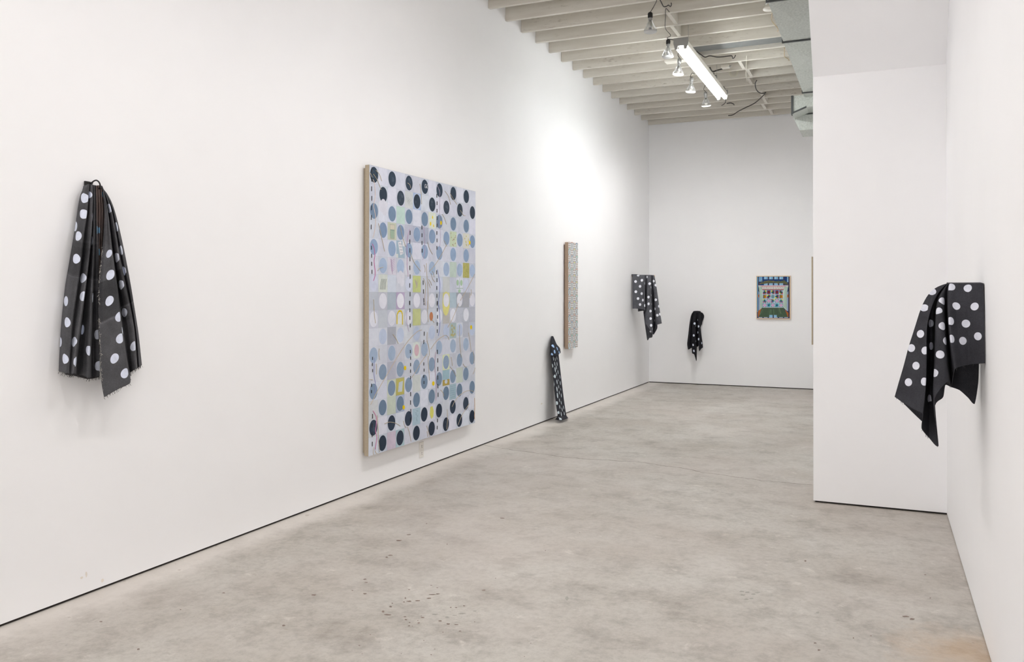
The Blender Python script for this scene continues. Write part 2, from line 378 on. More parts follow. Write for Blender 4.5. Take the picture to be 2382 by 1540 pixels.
for x, y, rx, ry in [(1815, 1022, 18, 20), (840, 1175, 20, 6), (960, 1145, 30, 6), (740, 1152, 26, 7), (900, 1160, 22, 4), (1065, 1125, 16, 5), (1330, 478, 0, 0)]:
    if rx: mb.add(blob(*c4(x, y), rx/3.5, ry/3.5), [tuple(range(10))])
for x, y in ((1728, 1384), (1738, 1378), (1752, 1382), (1748, 1392), (1736, 1394), (1762, 1378), (1725, 1376)): mb.add(blob(x, y, 6, 2), [tuple(range(10))])
mb.add(blob(1902, 1425, 5, 2.5), [tuple(range(10))])
so = mb.build('grey_spots', M['stain2'], floor); so['kind'] = 'stuff'
M['patch'] = simple('floor_patch', (176, 169, 155), .6, var=.05)
pp = [c4(x, y) for x, y in ((985, 365), (1090, 366), (1145, 390), (1165, 418), (1250, 436), (1330, 470), (1440, 492), (1520, 520), (1640, 536), (1790, 546), (1640, 543), (1500, 536), (1400, 524), (1300, 510), (1180, 484), (1060, 478), (960, 470), (1000, 420))]
# wall scuffs
c6 = lambda x, y: (x/2.9775, 1200+y/2.9775)
M['scuff'] = simple('wall_scuff', (232, 226, 217), .8)
wl = bpy.data.objects['wall_left']
def wall_blob(px, py, rx, ry):
    c = W(px, py, 0, XL+.0006); r = FPX/project(c)[2]
    return [c+np.array([0, rx/r*math.cos(a)*1.5, ry/r*math.sin(a)])*random.uniform(.7, 1.1) for a in np.linspace(0, 2*math.pi, 10, endpoint=False)]
for x, y, rx, ry in ((201, 1336, 2, 7), (238, 1350, 3, 5), (190, 1344, 3, 3), (1260, 939, 4, 2)):
    mesh_obj('scuff', wall_blob(x, y, rx, ry), [tuple(range(10))], M['scuff'], wl)

# ------------------------------------------------------------------ paintings: flat paint laid as thin shapes
class Paint:
    def __init__(s, axis, val, mp, normal):
        s.axis, s.val, s.mp, s.n = axis, val, mp, np.array(normal, float); s.v = []; s.f = []; s.c = []
    def w(s, p): return W(*s.mp(*p), s.axis, s.val)
    def poly3(s, P, col, layer):
        k = len(s.v); j = 4e-6*(len(s.f) % 60); s.v += [np.array(p)+s.n*(.0003*layer+j) for p in P]; s.f.append(tuple(range(k, k+len(P)))); s.c.append(lin(col))
    def poly(s, pts, col, layer): s.poly3([s.w(p) for p in pts], col, layer)
    def rect(s, x0, y0, x1, y1, col, layer): s.poly([(x0, y0), (x1, y0), (x1, y1), (x0, y1)], col, layer)
    def ell(s, cx, cy, rx, ry, col, layer, n=24): s.poly([(cx+rx*math.cos(2*math.pi*k/n), cy+ry*math.sin(2*math.pi*k/n)) for k in range(n)], col, layer)
    def stroke(s, pts, w, col, layer):
        for a, b in zip(pts[:-1], pts[1:]):
            a, b = np.array(a, float), np.array(b, float); t = b-a; L = np.hypot(*t); 
            if L < 1e-6: continue
            n = np.array([-t[1], t[0]])/L*w/2; s.poly([a+n, b+n, b-n, a-n], col, layer)
    def build(s, name, mat, parent):
        o = mesh_obj(name, s.v, s.f, mat, parent)
        at = o.data.attributes.new('Col', 'FLOAT_COLOR', 'FACE')
        at.data.foreach_set('color', np.array([(*c, 1) for c in s.c], 'f').ravel()); return o
def vary(c, a): return tuple(max(0, min(255, v+random.uniform(-a, a))) for v in c)

# ---- the large dotted canvas on the left wall
XF = -3.434
Y0, Y1, Z0, Z1 = 5.208, 6.968, .259, 2.396
big = empty('large_painting', (XL+.02, (Y0+Y1)/2, Z0), 'large pale blue canvas with rows of dark and grey-blue dots and dashed lines', 'painting')
MB().bbox((XF-.037, Y0, Z0), (XF, Y1, Z1), .002).build('canvas', M['linen'], big)
MB().box((XL+.001, Y0+.02, Z0+.02), (XF-.037, Y0+.05, Z1-.02)).box((XL+.001, Y1-.05, Z0+.02), (XF-.037, Y1-.02, Z1-.02)).box((XL+.001, Y0+.05, Z1-.05), (XF-.037, Y1-.05, Z1-.02)).box((XL+.001, Y0+.05, Z0+.02), (XF-.037, Y1-.05, Z0+.05)).build('strainer', M['linen'], big)
NCX, NRY = 14, 16
P = Paint(0, XF, None, (1, 0, 0))
cw, ch = (Y1-Y0)/NCX, (Z1-Z0)/NRY
def cellpt(c, r, a, b): return np.array([XF, Y0+(c+a)*cw, Z1-(r+b)*ch])
P.poly3([(XF, Y0, Z0), (XF, Y1, Z0), (XF, Y1, Z1), (XF, Y0, Z1)], (202, 209, 220), .5)
ACC = {(2,3):(196,220,212),(2,7):(222,228,216),(3,2):(204,210,190),(3,10):(204,218,190),(3,12):(222,222,212),(4,3):(168,190,206),(5,2):(216,214,226),(5,10):(200,216,206),(5,12):(188,184,112),
 (6,5):(198,208,142),(6,1):(216,222,216),(6,9):(208,212,214),(7,2):(178,190,202),(7,3):(188,174,204),(7,9):(214,210,160),(7,10):(178,196,208),(8,3):(214,218,220),(8,5):(200,206,150),(8,9):(192,190,188),
 (9,10):(176,194,196),(9,2):(176,180,192),(10,5):(214,222,224),(11,9):(216,224,188),(11,2):(188,190,204),(12,2):(206,214,198),(12,3):(190,186,124),(12,9):(166,196,208),(12,11):(204,214,204),(12,5):(212,218,216),(13,2):(202,212,198),(13,10):(170,194,206),(13,3):(176,190,216),
 (14,5):(176,200,214),(15,2):(208,196,212),(15,3):(172,200,208),(14,0):(214,218,222),(13,0):(212,216,220),(1,5):(176,196,226),(1,4):(212,216,218),(3,5):(184,190,208),(5,4):(214,216,226),(7,1):(196,198,210),(7,5):(196,198,210),(7,12):(176,178,186),(7,11):(170,174,186),(9,12):(190,194,206),(3,6):(178,184,202),(3,4):(194,196,212)}
for r in range(NRY):
    for c in range(NCX):
        col = ACC.get((r, c))
        if col is None:
            base = (218, 222, 234) if (r+c) % 2 else (211, 217, 230)
            if r in (7, 8): base = (200, 205, 217)
            if r in (9, 10, 11): base = (210, 214, 225)
            k = random.uniform(-10, 8); col = tuple(v+k+random.uniform(-1.5, 1.5) for v in base)
        e = .006
        P.poly3([cellpt(c, r, 0, 0), cellpt(c+1, r, 0, 0), cellpt(c+1, r+1, 0, 0), cellpt(c, r+1, 0, 0)], col, 1)
        for (a0, b0, a1, b1) in ((0, 0, 1, .012), (0, 0, .014, 1)):       # pencil grid
            P.poly3([cellpt(c, r, a0, b0), cellpt(c, r, a1, b0), cellpt(c, r, a1, b1), cellpt(c, r, a0, b1)], tuple(v-16 for v in col), 1.5)
ROWC = [(56, 70, 86), (60, 72, 86), (124, 146, 172), (138, 160, 190), (150, 172, 202), (170, 189, 216), (212, 218, 236), (230, 231, 241), (228, 230, 240), (192, 204, 226), (168, 186, 210), (146, 166, 190), (132, 153, 178), (116, 138, 162), (54, 66, 84), (48, 60, 76)]
def ring(c, r, a, b, ra, rb, col, layer, n=28, y0=0):
    P.poly3([cellpt(c, r, a+ra*math.cos(2*math.pi*k/n), b+rb*math.sin(2*math.pi*k/n)) for k in range(n)], col, layer)
for r in range(NRY):
    for c in range(r % 2, NCX, 2):
        k_ = random.uniform(-6, 6); col = tuple(v+k_ for v in ROWC[r]); a = .5; b = .5
        if r == 6 and c % 4: continue
        if r < 6 or r > 9: ring(c, r, .5, .5, .455, .46, (216, 220, 232), 2)
        ring(c, r, a, b, .43, .44, col, 3)
        if c == NCX-1: continue
        if r in (0, 1) and random.random() < .5 or r >= 14 and random.random() < .4:     # brushy patches
            for _ in range(5):
                ring(c, r, .5+random.uniform(-.18, .18), .5+random.uniform(-.22, .22), .12, .09, tuple(v+random.uniform(4, 18) for v in [col[0]+6]*0) or tuple(v+(6, 14, 20)[_ % 3] for v in col), 3.5, 10)
# small pictures inside single cells
def cr(c, r, a0, b0, a1, b1, col, layer=4): P.poly3([cellpt(c, r, a0, b0), cellpt(c, r, a1, b0), cellpt(c, r, a1, b1), cellpt(c, r, a0, b1)], col, layer)
def cs(c, r, pts, w, col, layer=5):
    for p, q in zip(pts[:-1], pts[1:]):
        p, q = np.array(p), np.array(q); t = q-p; n = np.array([-t[1], t[0]])/np.hypot(*t)*w/2
        P.poly3([cellpt(c, r, *(p+n)), cellpt(c, r, *(q+n)), cellpt(c, r, *(q-n)), cellpt(c, r, *(p-n))], col, layer)
cr(2, 3, .25, .12, .8, .92, (214, 208, 190)); cr(2, 3, .3, .45, .76, .9, (168, 190, 168), 4.5); cr(2, 3, .3, .4, .76, .47, (150, 172, 158), 4.7); cs(2, 3, [(.25, .12), (.3, .92), (.76, .92), (.8, .12), (.25, .12)], .03, (176, 176, 160))
for a, b, s in ((.55, .3, .1), (.28, .72, .13), (.68, .82, .09)): ring(7, 2, a, b, s*.7, s, (238, 208, 30), 4, 12)
for k in range(14): ring(10, 3, .15+.75*random.random(), .08+.85*random.random(), .035, .04, (176, 128, 108), 4, 8)
for k in range(9): ring(12, 3, .15+.7*random.random(), .1+.8*random.random(), .05, .06, (206, 196, 110), 4, 8)
P.poly3([cellpt(3, 4, .18, .1), cellpt(3, 4, .55, .02), cellpt(3, 4, .85, .72), cellpt(3, 4, .45, .85)], (226, 226, 230), 4); cr(3, 4, .72, -.05, .98, .3, (222, 224, 228)); cr(3, 4, -.05, .78, .2, 1.0, (222, 226, 222))
for i in range(3):
    for j in range(4): ring(3, 4, .32+i*.12+j*.06, .18+j*.17, .03, .035, (120, 136, 160), 5, 8)
for k in range(7): cs(2, 5, [(.5, .2+.1*k), (.28+.02*k, .1+.1*k)], .03, (196, 172, 202)); cs(2, 5, [(.5, .2+.1*k), (.78, .08+.1*k)], .03, (196, 172, 202))
cs(2, 5, [(.42, .1), (.5, .5), (.55, .95)], .035, (170, 136, 176))
for k in range(5): cs(1, 6, [(.2+.13*k, .85), (.27+.13*k, .5), (.35+.13*k, .25)], .03, (84, 96, 92))
for k in range(18): ring(12, 5, .1+.8*random.random(), .08+.85*random.random(), .025, .05, (158, 154, 86), 4, 8)
for k in range(8): cs(5, 6, [(.2+.6*random.random(), .15+.7*random.random())]*1+[(.5, .5+.3*random.random())], .03, (190, 176, 176), 4)
for a, b in ((.18, .35), (.75, .35)): ring(11, 6, a, b, .18, .2, (172, 202, 172), 4, 14)
cs(11, 6, [(.46, 0), (.46, .72), (0, .72), (1.0, .72)], .03, (150, 182, 158)); ring(11, 6, .46, .9, .2, .12, (172, 202, 172), 4, 14)
ring(9, 7, .45, .72, .5, .78, (224, 219, 142), 2.5, 24); ring(9, 7, .5, .5, .43, .44, (228, 228, 236), 3.2)
cs(3, 8, [(.1, .85), (.1, .3), (.3, .1), (.6, .1), (.75, .3), (.75, .9)], .1, (226, 196, 40)); cr(3, 8, .18, .25, .62, .85, (226, 230, 230), 4)
ring(7, 8, .4, .5, .24, .28, (190, 128, 92), 4, 16); cs(7, 8, [(.5, .7), (.8, .9)], .04, (176, 150, 110))
for k in range(12): ring(10, 9, .2+.6*random.random(), .15+.7*random.random(), .1, .09, (184, 178, 130), 3.6, 9)
ring(5, 10, .5, .5, .46, .5, (222, 230, 224), 2.5); ring(5, 10, .5, .5, .3, .36, (214, 184, 194), 4, 18)
cr(3, 12, .1, .1, .92, .95, (196, 188, 106)); P.poly3([cellpt(3, 12, .34, .25), cellpt(3, 12, .82, .2), cellpt(3, 12, .72, .82), cellpt(3, 12, .22, .8)], (198, 208, 214), 4.5)
cr(9, 12, 0, .62, 1, 1, (184, 164, 92), 4); ring(9, 12, .5, .75, .2, .14, (206, 212, 220), 4.5, 12)
for k in range(6): cs(10, 13, [(.12, .15+.14*k), (.9, .13+.14*k)], .022, (140, 172, 190), 4)
for k in range(6): cs(5, 14, [(.2+.5*random.random(), .15+.1*k), (.5+.3*random.random(), .2+.12*k)], .03, (140, 164, 180), 4)
P.poly3([cellpt(7, 14, a, b) for a, b in ((.3, .15), (.6, .1), (.78, .45), (.7, .8), (.45, .9), (.25, .6))], (224, 222, 120), 4)
for k in range(5): cs(4, 1, [(.2+.12*k, .35+.3*(k % 2)), (.45+.1*k, .75-.3*(k % 2))], .03, (176, 184, 180), 4)
# clouds biting into dots
for c, r, a, b in ((1, 1, .5, 1.0), (3, 5, .5, 1.0)):
    for da, db, s in ((-.3, .05, .22), (0, -.03, .26), (.28, .06, .22), (-.1, .25, .3), (.15, .4, .3)): ring(c, r, a+da, b+db, s, s*.9, (220, 221, 232), 4, 14)
c1 = lambda x, y: (830+x/4.277, 360+y/4.277)
c2 = lambda x, y: (830+x/4.053, 700+y/4.053)
c1b = lambda x, y: (840+x/8.107, 370+y/8.107)
P.mp = c1
for x, y in ((836, 678), (1122, 875)): P.ell(x, y, 9, 21, (238, 206, 20), 6, 14)
for L in ([(150, 885), (168, 925), (178, 1000), (170, 1060), (180, 1150), (178, 1210), (163, 1255)],): P.stroke(spline(L, 5), 7, (206, 128, 176), 6)
P.stroke(spline([(527, 738), (508, 800), (497, 900), (500, 1000), (500, 1120), (508, 1190), (510, 1215)], 5), 4, (200, 160, 196), 6)
P.stroke(spline([(795, 300), (820, 360), (823, 430), (822, 640), (828, 760), (830, 860), (815, 950)], 4), 3, (196, 176, 200), 6)
P.stroke(spline([(160, 245), (176, 300), (180, 420), (165, 510), (175, 560), (186, 640), (178, 740), (160, 825)], 5), 5, (226, 206, 192), 6)
P.stroke(spline([(665, 710), (672, 860), (675, 960), (655, 1045)], 5), 4, (190, 160, 190), 6)
P.stroke(spline([(800, 1140), (816, 1230), (826, 1320), (810, 1480), (820, 1540)], 5), 5, (128, 142, 200), 6)
P.mp = c2
for x, y in ((1076, 248), (453, 632), (720, 778), (440, 1003)): P.ell(x, y, 10 if x > 1000 else 12, 21, (236, 206, 24), 6, 14)
P.stroke(spline([(150, 1035), (180, 1090), (182, 1160), (175, 1230), (186, 1290), (172, 1400)], 5), 7, (208, 140, 178), 6)
P.stroke(spline([(770, 40), (780, 130), (782, 230), (768, 330)], 5), 5, (128, 142, 200), 6)
P.stroke(spline([(165, 540), (160, 680), (175, 800), (165, 880)], 5), 5, (156, 160, 210), 6)
P.stroke(spline([(470, 100), (470, 200), (490, 290)], 5), 4, (190, 170, 200), 6)
P.stroke(spline([(1108, 915), (1111, 1000), (1107, 1080), (1111, 1115)], 5), 4, (206, 164, 116), 6)
P.stroke(spline([(740, 480), (735, 640), (748, 790), (745, 940)], 5), 4, (186, 156, 176), 6)
# lettering on one of the dark dots
P.mp = c1
P.stroke([(690, 296), (678, 294), (676, 328), (690, 330), (690, 314), (684, 313)], 4, (226, 228, 232), 6)
P.stroke([(703, 296), (696, 302), (696, 330), (703, 333)], 4, (226, 228, 232), 6)
P.build('painted_face', M['paint'], big)
# dashed stitched lines, one part per line
M['dash'] = simple('black_dash', (40, 38, 36), .8)
def dashes(segs):
    Q = Paint(0, XF, None, (1, 0, 0))
    for mp, x0, y0, x1, y1, step in segs:
        Q.mp = mp; L = abs(y1-y0); n = max(1, int(round(L/step)))
        for k in range(n):
            t0, t1 = k/n, (k+.5)/n; xa, xb = x0+(x1-x0)*t0, x0+(x1-x0)*t1; ya, yb = y0+(y1-y0)*t0, y0+(y1-y0)*t1
            j = random.uniform(-2, 2); p4 = [W(*mp(*p), 0, XF) for p in ((xa-2.8+j, ya), (xa+2.8+j, ya), (xb+2.8+j, yb), (xb-2.8+j, yb))]
            MB().prism([p+np.array([.0018, 0, 0]) for p in p4], (.0012, 0, 0)).build('dash', M['dash'], big)
dashes([(c1, 149, 125, 141, 790, 96), (c1, 144, 905, 150, 1225, 72), (c2, 146, 528, 146, 700, 66), (c2, 138, 780, 137, 900, 70), (c2, 145, 1065, 142, 1415, 82)])
dashes([(c1, 527, 755, 526, 1540, 88), (c2, 497, 0, 502, 285, 78), (c2, 503, 462, 506, 770, 60), (c2, 505, 858, 507, 1180, 80)])
dashes([(c1, 646, 705, 648, 1012, 70), (c1, 658, 1250, 666, 1515, 78), (c2, 632, 20, 632, 60, 50), (c2, 634, 290, 630, 445, 70), (c2, 631, 580, 630, 812, 66)])
dashes([(c1, 796, 390, 796, 982, 74), (c1, 794, 1150, 796, 1540, 80), (c2, 756, 0, 758, 335, 72), (c2, 759, 460, 764, 945, 80), (c2, 758, 1110, 756, 1245, 72)])
# tan strands
STR = [(c1, [(190, 155), (225, 195), (248, 262)]), (c1, [(165, 190), (205, 255), (242, 348)]), (c1, [(112, 160), (138, 190), (153, 225)]), (c1, [(505, 280), (528, 300), (536, 332)]), (c1, [(628, 290), (640, 370), (645, 492)]),
 (c1, [(877, 362), (910, 410), (934, 495)]), (c1, [(929, 385), (960, 440), (996, 495)]), (c1, [(1030, 552), (1060, 600), (1082, 604)]), (c1, [(850, 592), (872, 630), (892, 692)]), (c1, [(216, 682), (240, 790), (277, 962)]), (c1, [(430, 705), (455, 820), (488, 918)]),
 (c1, [(530, 975), (570, 1070), (635, 1158)]), (c1, [(722, 1160), (790, 1080), (850, 980), (890, 900)]), (c1, [(866, 850), (882, 880), (896, 910)]), (c1, [(705, 870), (722, 930), (753, 990)]), (c1, [(208, 1155), (225, 1130), (262, 1118)]),
 (c1, [(692, 1080), (696, 1180), (706, 1320), (708, 1480), (708, 1540)]), (c1, [(668, 1095), (680, 1130), (678, 1170)]), (c1, [(752, 1160), (765, 1185), (770, 1220)]), (c1, [(740, 1180), (755, 1235), (778, 1265)]), (c1, [(716, 1240), (735, 1270), (745, 1300)]), (c1, [(712, 1260), (722, 1295), (732, 1325)]),
 (c1, [(664, 1230), (684, 1300), (678, 1420), (684, 1500)]), (c1, [(1172, 1190), (1110, 1310), (1030, 1450)]), (c1, [(1136, 1340), (1140, 1370), (1136, 1400)]), (c1, [(1122, 1370), (1126, 1400), (1122, 1425)]), (c1, [(166, 1440), (170, 1500), (168, 1540)]),
 (c2, [(160, 20), (165, 120), (176, 210)]), (c2, [(962, 20), (935, 90), (900, 170), (858, 250)]), (c2, [(668, 0), (668, 120), (674, 200)]), (c2, [(612, 273), (570, 290), (490, 370), (400, 500), (300, 670), (200, 840), (130, 980)]), (c2, [(340, 315), (370, 355), (390, 402)]),
 (c2, [(697, 455), (760, 370), (830, 325), (860, 340), (870, 368)]), (c2, [(968, 228), (970, 360), (984, 535)]), (c2, [(1052, 300), (1068, 390), (1078, 480)]), (c2, [(662, 500), (600, 590), (560, 660), (518, 722)]), (c2, [(664, 295), (662, 370), (680, 440), (684, 510), (672, 540), (680, 650), (684, 750)]),
 (c2, [(212, 450), (208, 500), (216, 555)]), (c2, [(184, 592), (186, 640), (185, 692)]), (c2, [(890, 530), (896, 570), (901, 612)]), (c2, [(1002, 594), (1015, 615), (1036, 624)]), (c2, [(1116, 630), (1108, 660), (1094, 690)]), (c2, [(880, 622), (910, 660), (936, 710)]), (c2, [(790, 840), (812, 865), (822, 900)]),
 (c2, [(898, 998), (940, 920), (1010, 860), (1070, 844), (1102, 856)]), (c2, [(1062, 968), (1020, 1030), (985, 1090), (955, 1168)]), (c2, [(852, 1022), (855, 1110), (848, 1210)]), (c2, [(262, 1158), (310, 1143), (370, 1155), (410, 1180)]), (c2, [(192, 1078), (202, 1220), (206, 1330), (216, 1425)]), (c2, [(440, 1132), (448, 1170), (466, 1195)]), (c2, [(478, 1188), (498, 1250), (512, 1325)]), (c2, [(658, 1178), (672, 1220), (690, 1280)]), (c2, [(662, 1230), (668, 1260), (668, 1280)]), (c2, [(80, 750), (120, 740), (150, 744)]), (c2, [(160, 1380), (155, 1420), (158, 1450)]), (c2, [(172, 1412), (182, 1432), (192, 1440)]), (c2, [(1094, 470), (1106, 530), (1104, 590)])]
for mp, pts in STR:
    q = [W(*mp(*p), 0, XF+.0022) for p in spline(pts, 6)]
    q = [p for p in q if Y0 <= p[1] <= Y1 and Z0 <= p[2] <= Z1]
    if len(q) > 2: MB().tube(q, .0022, 6).build('strand', M['strand'], big, True)

# ---- the narrow lattice canvas further along
XT = -3.432
tp = [W(1323, 563.5, 0, XT), W(1345, 566.5, 0, XT), W(1343, 809, 0, XT), W(1321, 811, 0, XT)]
ty0, ty1 = (tp[0][1]+tp[3][1])/2, (tp[1][1]+tp[2][1])/2; tz1, tz0 = (tp[0][2]+tp[1][2])/2, (tp[2][2]+tp[3][2])/2
nar = empty('narrow_painting', (XL+.02, (ty0+ty1)/2, tz0), 'tall narrow canvas with small brown and white lattice pattern and tan sides', 'painting')
MB().bbox((XT-.044, ty0, tz0), (XT, ty1, tz1), .002).build('canvas', M['linen_brown'], nar)
MB().box((XL+.001, ty0+.03, tz0+.03), (XT-.044, ty1-.03, tz1-.03)).build('strainer', M['linen_brown'], nar)
P = Paint(0, XT, None, (1, 0, 0)); NC2, NR2 = 4, 16
cw, ch = (ty1-ty0)/NC2, (tz1-tz0)/NR2
def cellpt(c, r, a, b): return np.array([XT, ty0+(c+a)*cw, tz1-(r+b)*ch])
P.poly3([(XT, ty0, tz0), (XT, ty1, tz0), (XT, ty1, tz1), (XT, ty0, tz1)], (246, 246, 246), .5)
BR, LB = (152, 138, 130), (202, 224, 232)
for r in range(NR2):
    for c in range(NC2):
        if (r+c) % 2 == 0:
            for t in (.2, .5, .8):
                cr(c, r, t-.045, 0, t+.045, 1, BR, 2); cr(c, r, 0, t-.045, 1, t+.045, BR, 2)
        else:
            cr(c, r, 0, 0, 1, 1, LB, 1)
            ring(c, r, .5, .5, .3, .36, (226, 228, 230), 2, 14)
            cs(c, r, [(0, 0), (.25, .3), (.3, .5), (.25, .7), (0, 1)], .12, BR, 3); cs(c, r, [(1, 0), (.75, .3), (.7, .5), (.75, .7), (1, 1)], .12, BR, 3)
            cs(c, r, [(.5, .12), (.5, .88)], .1, BR, 3)
            ring(c, r, .5, .0, .16, .12, random.choice([(90, 180, 150), (200, 206, 90), (60, 110, 150), (200, 130, 110)]), 4, 10)
        cr(c, r, -.0, -.03, 1.0, .03, (190, 160, 148), 3.5)
P.build('painted_face', M['print'], nar)

# ---- the framed picture on the back wall
YF = YB-.03
c7 = lambda x, y: (1740+x/7.7, 620+y/7.7)
fa, fb = W(*c7(147, 168), 1, YF), W(*c7(762, 945), 1, YF)
fx0, fx1, fz0, fz1 = fa[0], fb[0], fb[2], fa[2]
frm = empty('framed_painting', ((fx0+fx1)/2, YB, fz0), 'small framed painting of a patchwork tiled room with green floor on the end wall', 'painting')
fw = .012
for nm, a, b in (('frame_rail', (fx0, YF-.004, fz0), (fx1, YB-.001, fz0+fw)), ('frame_rail', (fx0, YF-.004, fz1-fw), (fx1, YB-.001, fz1)), ('frame_stile', (fx0, YF-.004, fz0+fw), (fx0+fw, YB-.001, fz1-fw)), ('frame_stile', (fx1-fw, YF-.004, fz0+fw), (fx1, YB-.001, fz1-fw))):
    MB().bbox(a, b, .0015).build(nm, M['maple'], frm)
MB().box((fx0+fw, YF+.006, fz0+fw), (fx1-fw, YB-.002, fz1-fw)).build('panel', M['linen'], frm)
P = Paint(1, YF+.006, c7, (0, -1, 0))
NAVY, BLU, LBL, PUR, GRN, SAG, OR = (30, 62, 118), (36, 92, 164), (140, 190, 222), (66, 56, 74), (74, 94, 74), (190, 214, 200), (196, 120, 60)
P.rect(160, 182, 748, 930, NAVY, 1)
P.rect(160, 182, 178, 815, (96, 160, 196), 2); P.rect(182, 182, 205, 800, PUR, 2); P.rect(722, 182, 748, 930, PUR, 2)
P.rect(195, 182, 255, 270, LBL, 3); P.rect(205, 182, 215, 270, (70, 120, 180), 3.5); P.rect(230, 182, 238, 270, (70, 120, 180), 3.5); P.rect(700, 182, 724, 280, LBL, 3)
for k in range(4):
    x = 285+k*92; P.rect(x, 182, x+68, 228, LBL, 3); P.rect(x+72, 182, x+88, 240, PUR, 2.5); P.rect(x+20, 182, x+28, 228, (196, 220, 232), 3.5); P.rect(x+44, 182, x+50, 228, (100, 160, 206), 3.5)
    P.rect(x, 300, x+68, 335, (150, 194, 222), 3.4); P.rect(x+72, 300, x+88, 335, PUR, 3.4)
P.poly([(190, 320), (230, 290), (300, 262), (380, 248), (470, 262), (560, 270), (650, 246), (700, 290), (728, 330), (620, 318), (500, 296), (380, 296), (280, 312)], (98, 100, 70), 3.2)
for k in range(40):
    x, y = random.uniform(215, 710), random.uniform(255, 305); P.ell(x, y, random.uniform(6, 14), random.uniform(4, 9), random.choice([(120, 118, 72), (84, 92, 76), (136, 112, 80), (70, 86, 84)]), 3.3, 8)
P.poly([(185, 338), (722, 338), (722, 352), (185, 352)], (232, 206, 214), 4)
P.poly([(187, 350), (235, 350), (262, 420), (250, 740), (205, 790), (205, 450)], SAG, 4); P.poly([(722, 350), (665, 350), (632, 420), (640, 740), (700, 795), (700, 450)], SAG, 4)
for k in range(5):
    P.stroke([(196+k*11, 352), (212+k*10, 770-k*10)], 3, (110, 140, 130), 4.5); P.stroke([(712-k*11, 352), (690-k*10, 770-k*10)], 3, (110, 140, 130), 4.5)
P.poly([(187, 440), (212, 470), (212, 760), (187, 800)], (150, 168, 200), 4.2); P.poly([(722, 440), (696, 470), (696, 790), (722, 800)], (150, 168, 200), 4.2)
P.rect(180, 500, 200, 552, OR, 5); P.rect(703, 500, 725, 555, OR, 5); P.ell(190, 522, 5, 8, (70, 40, 40), 5.5, 8); P.ell(716, 526, 5, 8, (70, 40, 40), 5.5, 8)
P.poly([(235, 348), (668, 348), (640, 415), (255, 415)], (236, 232, 228), 4.4)
for k in range(26):
    t = k/25; P.stroke([(237+t*430, 350), (257+t*382, 412)], 5, (74, 44, 60), 4.7)
P.stroke([(235, 352), (668, 352)], 7, (196, 70, 90), 4.9); P.stroke([(250, 412), (642, 412)], 8, (206, 90, 70), 4.9); P.stroke([(244, 384), (655, 384)], 6, (230, 226, 224), 4.9)
P.rect(258, 422, 624, 736, (210, 224, 228), 5)
tp5 = ['fdfdf', 'ofgfo', 'fpfpf', 'pfpfp']
for r in range(4):
    for c in range(5):
        x0, y0 = 265+c*73.5, 425+r*77.5; x1, y1 = x0+66, y0+70; k = tp5[r][c]; cx, cy = (x0+x1)/2, (y0+y1)/2
        bg = {'d': (48, 96, 158), 'o': (64, 130, 170), 'g': (150, 190, 206), 'f': (44, 116, 112) if r < 2 else (72, 168, 186), 'p': (60, 156, 158)}[k]
        P.rect(x0, y0, x1, y1, bg, 5.5)
        if k == 'f':
            cs4 = [(170, 30, 100), (206, 60, 90), (236, 214, 40), (180, 176, 214)] if r < 3 else [(120, 130, 190), (96, 180, 190), (120, 130, 190), (60, 130, 150)]
            random.shuffle(cs4)
            for (a, b), cc in zip(((.2, .2), (.8, .2), (.2, .8), (.8, .8)), cs4): P.ell(x0+66*a, y0+70*b, 12, 13, cc, 6, 10)
            P.poly([(cx, cy-22), (cx+10, cy), (cx, cy+22), (cx-10, cy)], (24, 48, 56), 6.2); P.poly([(cx-20, cy), (cx, cy-10), (cx+20, cy), (cx, cy+10)], (24, 48, 56), 6.2)
        else:
            if k == 'p': P.poly([(cx, y0), (x1, cy), (cx, y1), (x0, cy)], (206, 222, 70), 6)
            P.ell(cx, cy, 29, 31, {'d': (118, 46, 56), 'o': (150, 112, 40), 'g': (110, 146, 158), 'p': (206, 166, 204)}[k], 6.4, 16)
            if k == 'o': P.poly([(cx+31*math.cos(a)+3, cy+33*math.sin(a)) for a in np.linspace(-1.2, 1.6, 8)]+[(cx+20*math.cos(a), cy+24*math.sin(a)) for a in np.linspace(1.6, -1.2, 8)], (232, 152, 40), 6.6)
P.stroke([(630, 425), (630, 736)], 8, (236, 236, 236), 6)
P.poly([(250, 738), (640, 738), (722, 915), (190, 915)], GRN, 5)
for k in range(30):
    t = random.random(); x = 255+t*380; P.stroke([(x, 742+random.random()*30), (x+(t-.5)*110, 830+random.random()*80)], random.uniform(3, 6), random.choice([(104, 140, 104), (56, 72, 62), (88, 108, 84), (120, 128, 96)]), 5.3)
P.poly([(178, 800), (245, 745), (190, 905), (178, 905)], (176, 104, 52), 5.4); P.poly([(724, 830), (660, 765), (712, 905), (724, 905)], (176, 104, 52), 5.4)
P.rect(382, 868, 440, 918, LBL, 6); P.rect(464, 868, 516, 918, LBL, 6); P.rect(444, 868, 460, 918, (60, 60, 90), 6)
P.rect(160, 910, 748, 930, (58, 70, 110), 5.8)
for x in (190, 285, 375, 465, 560, 650): P.rect(x, 908, x+66, 918, (206, 216, 228), 6.5)
P.rect(160, 815, 176, 910, (30, 84, 128), 4)
P.build('painted_face', M['print'], frm)

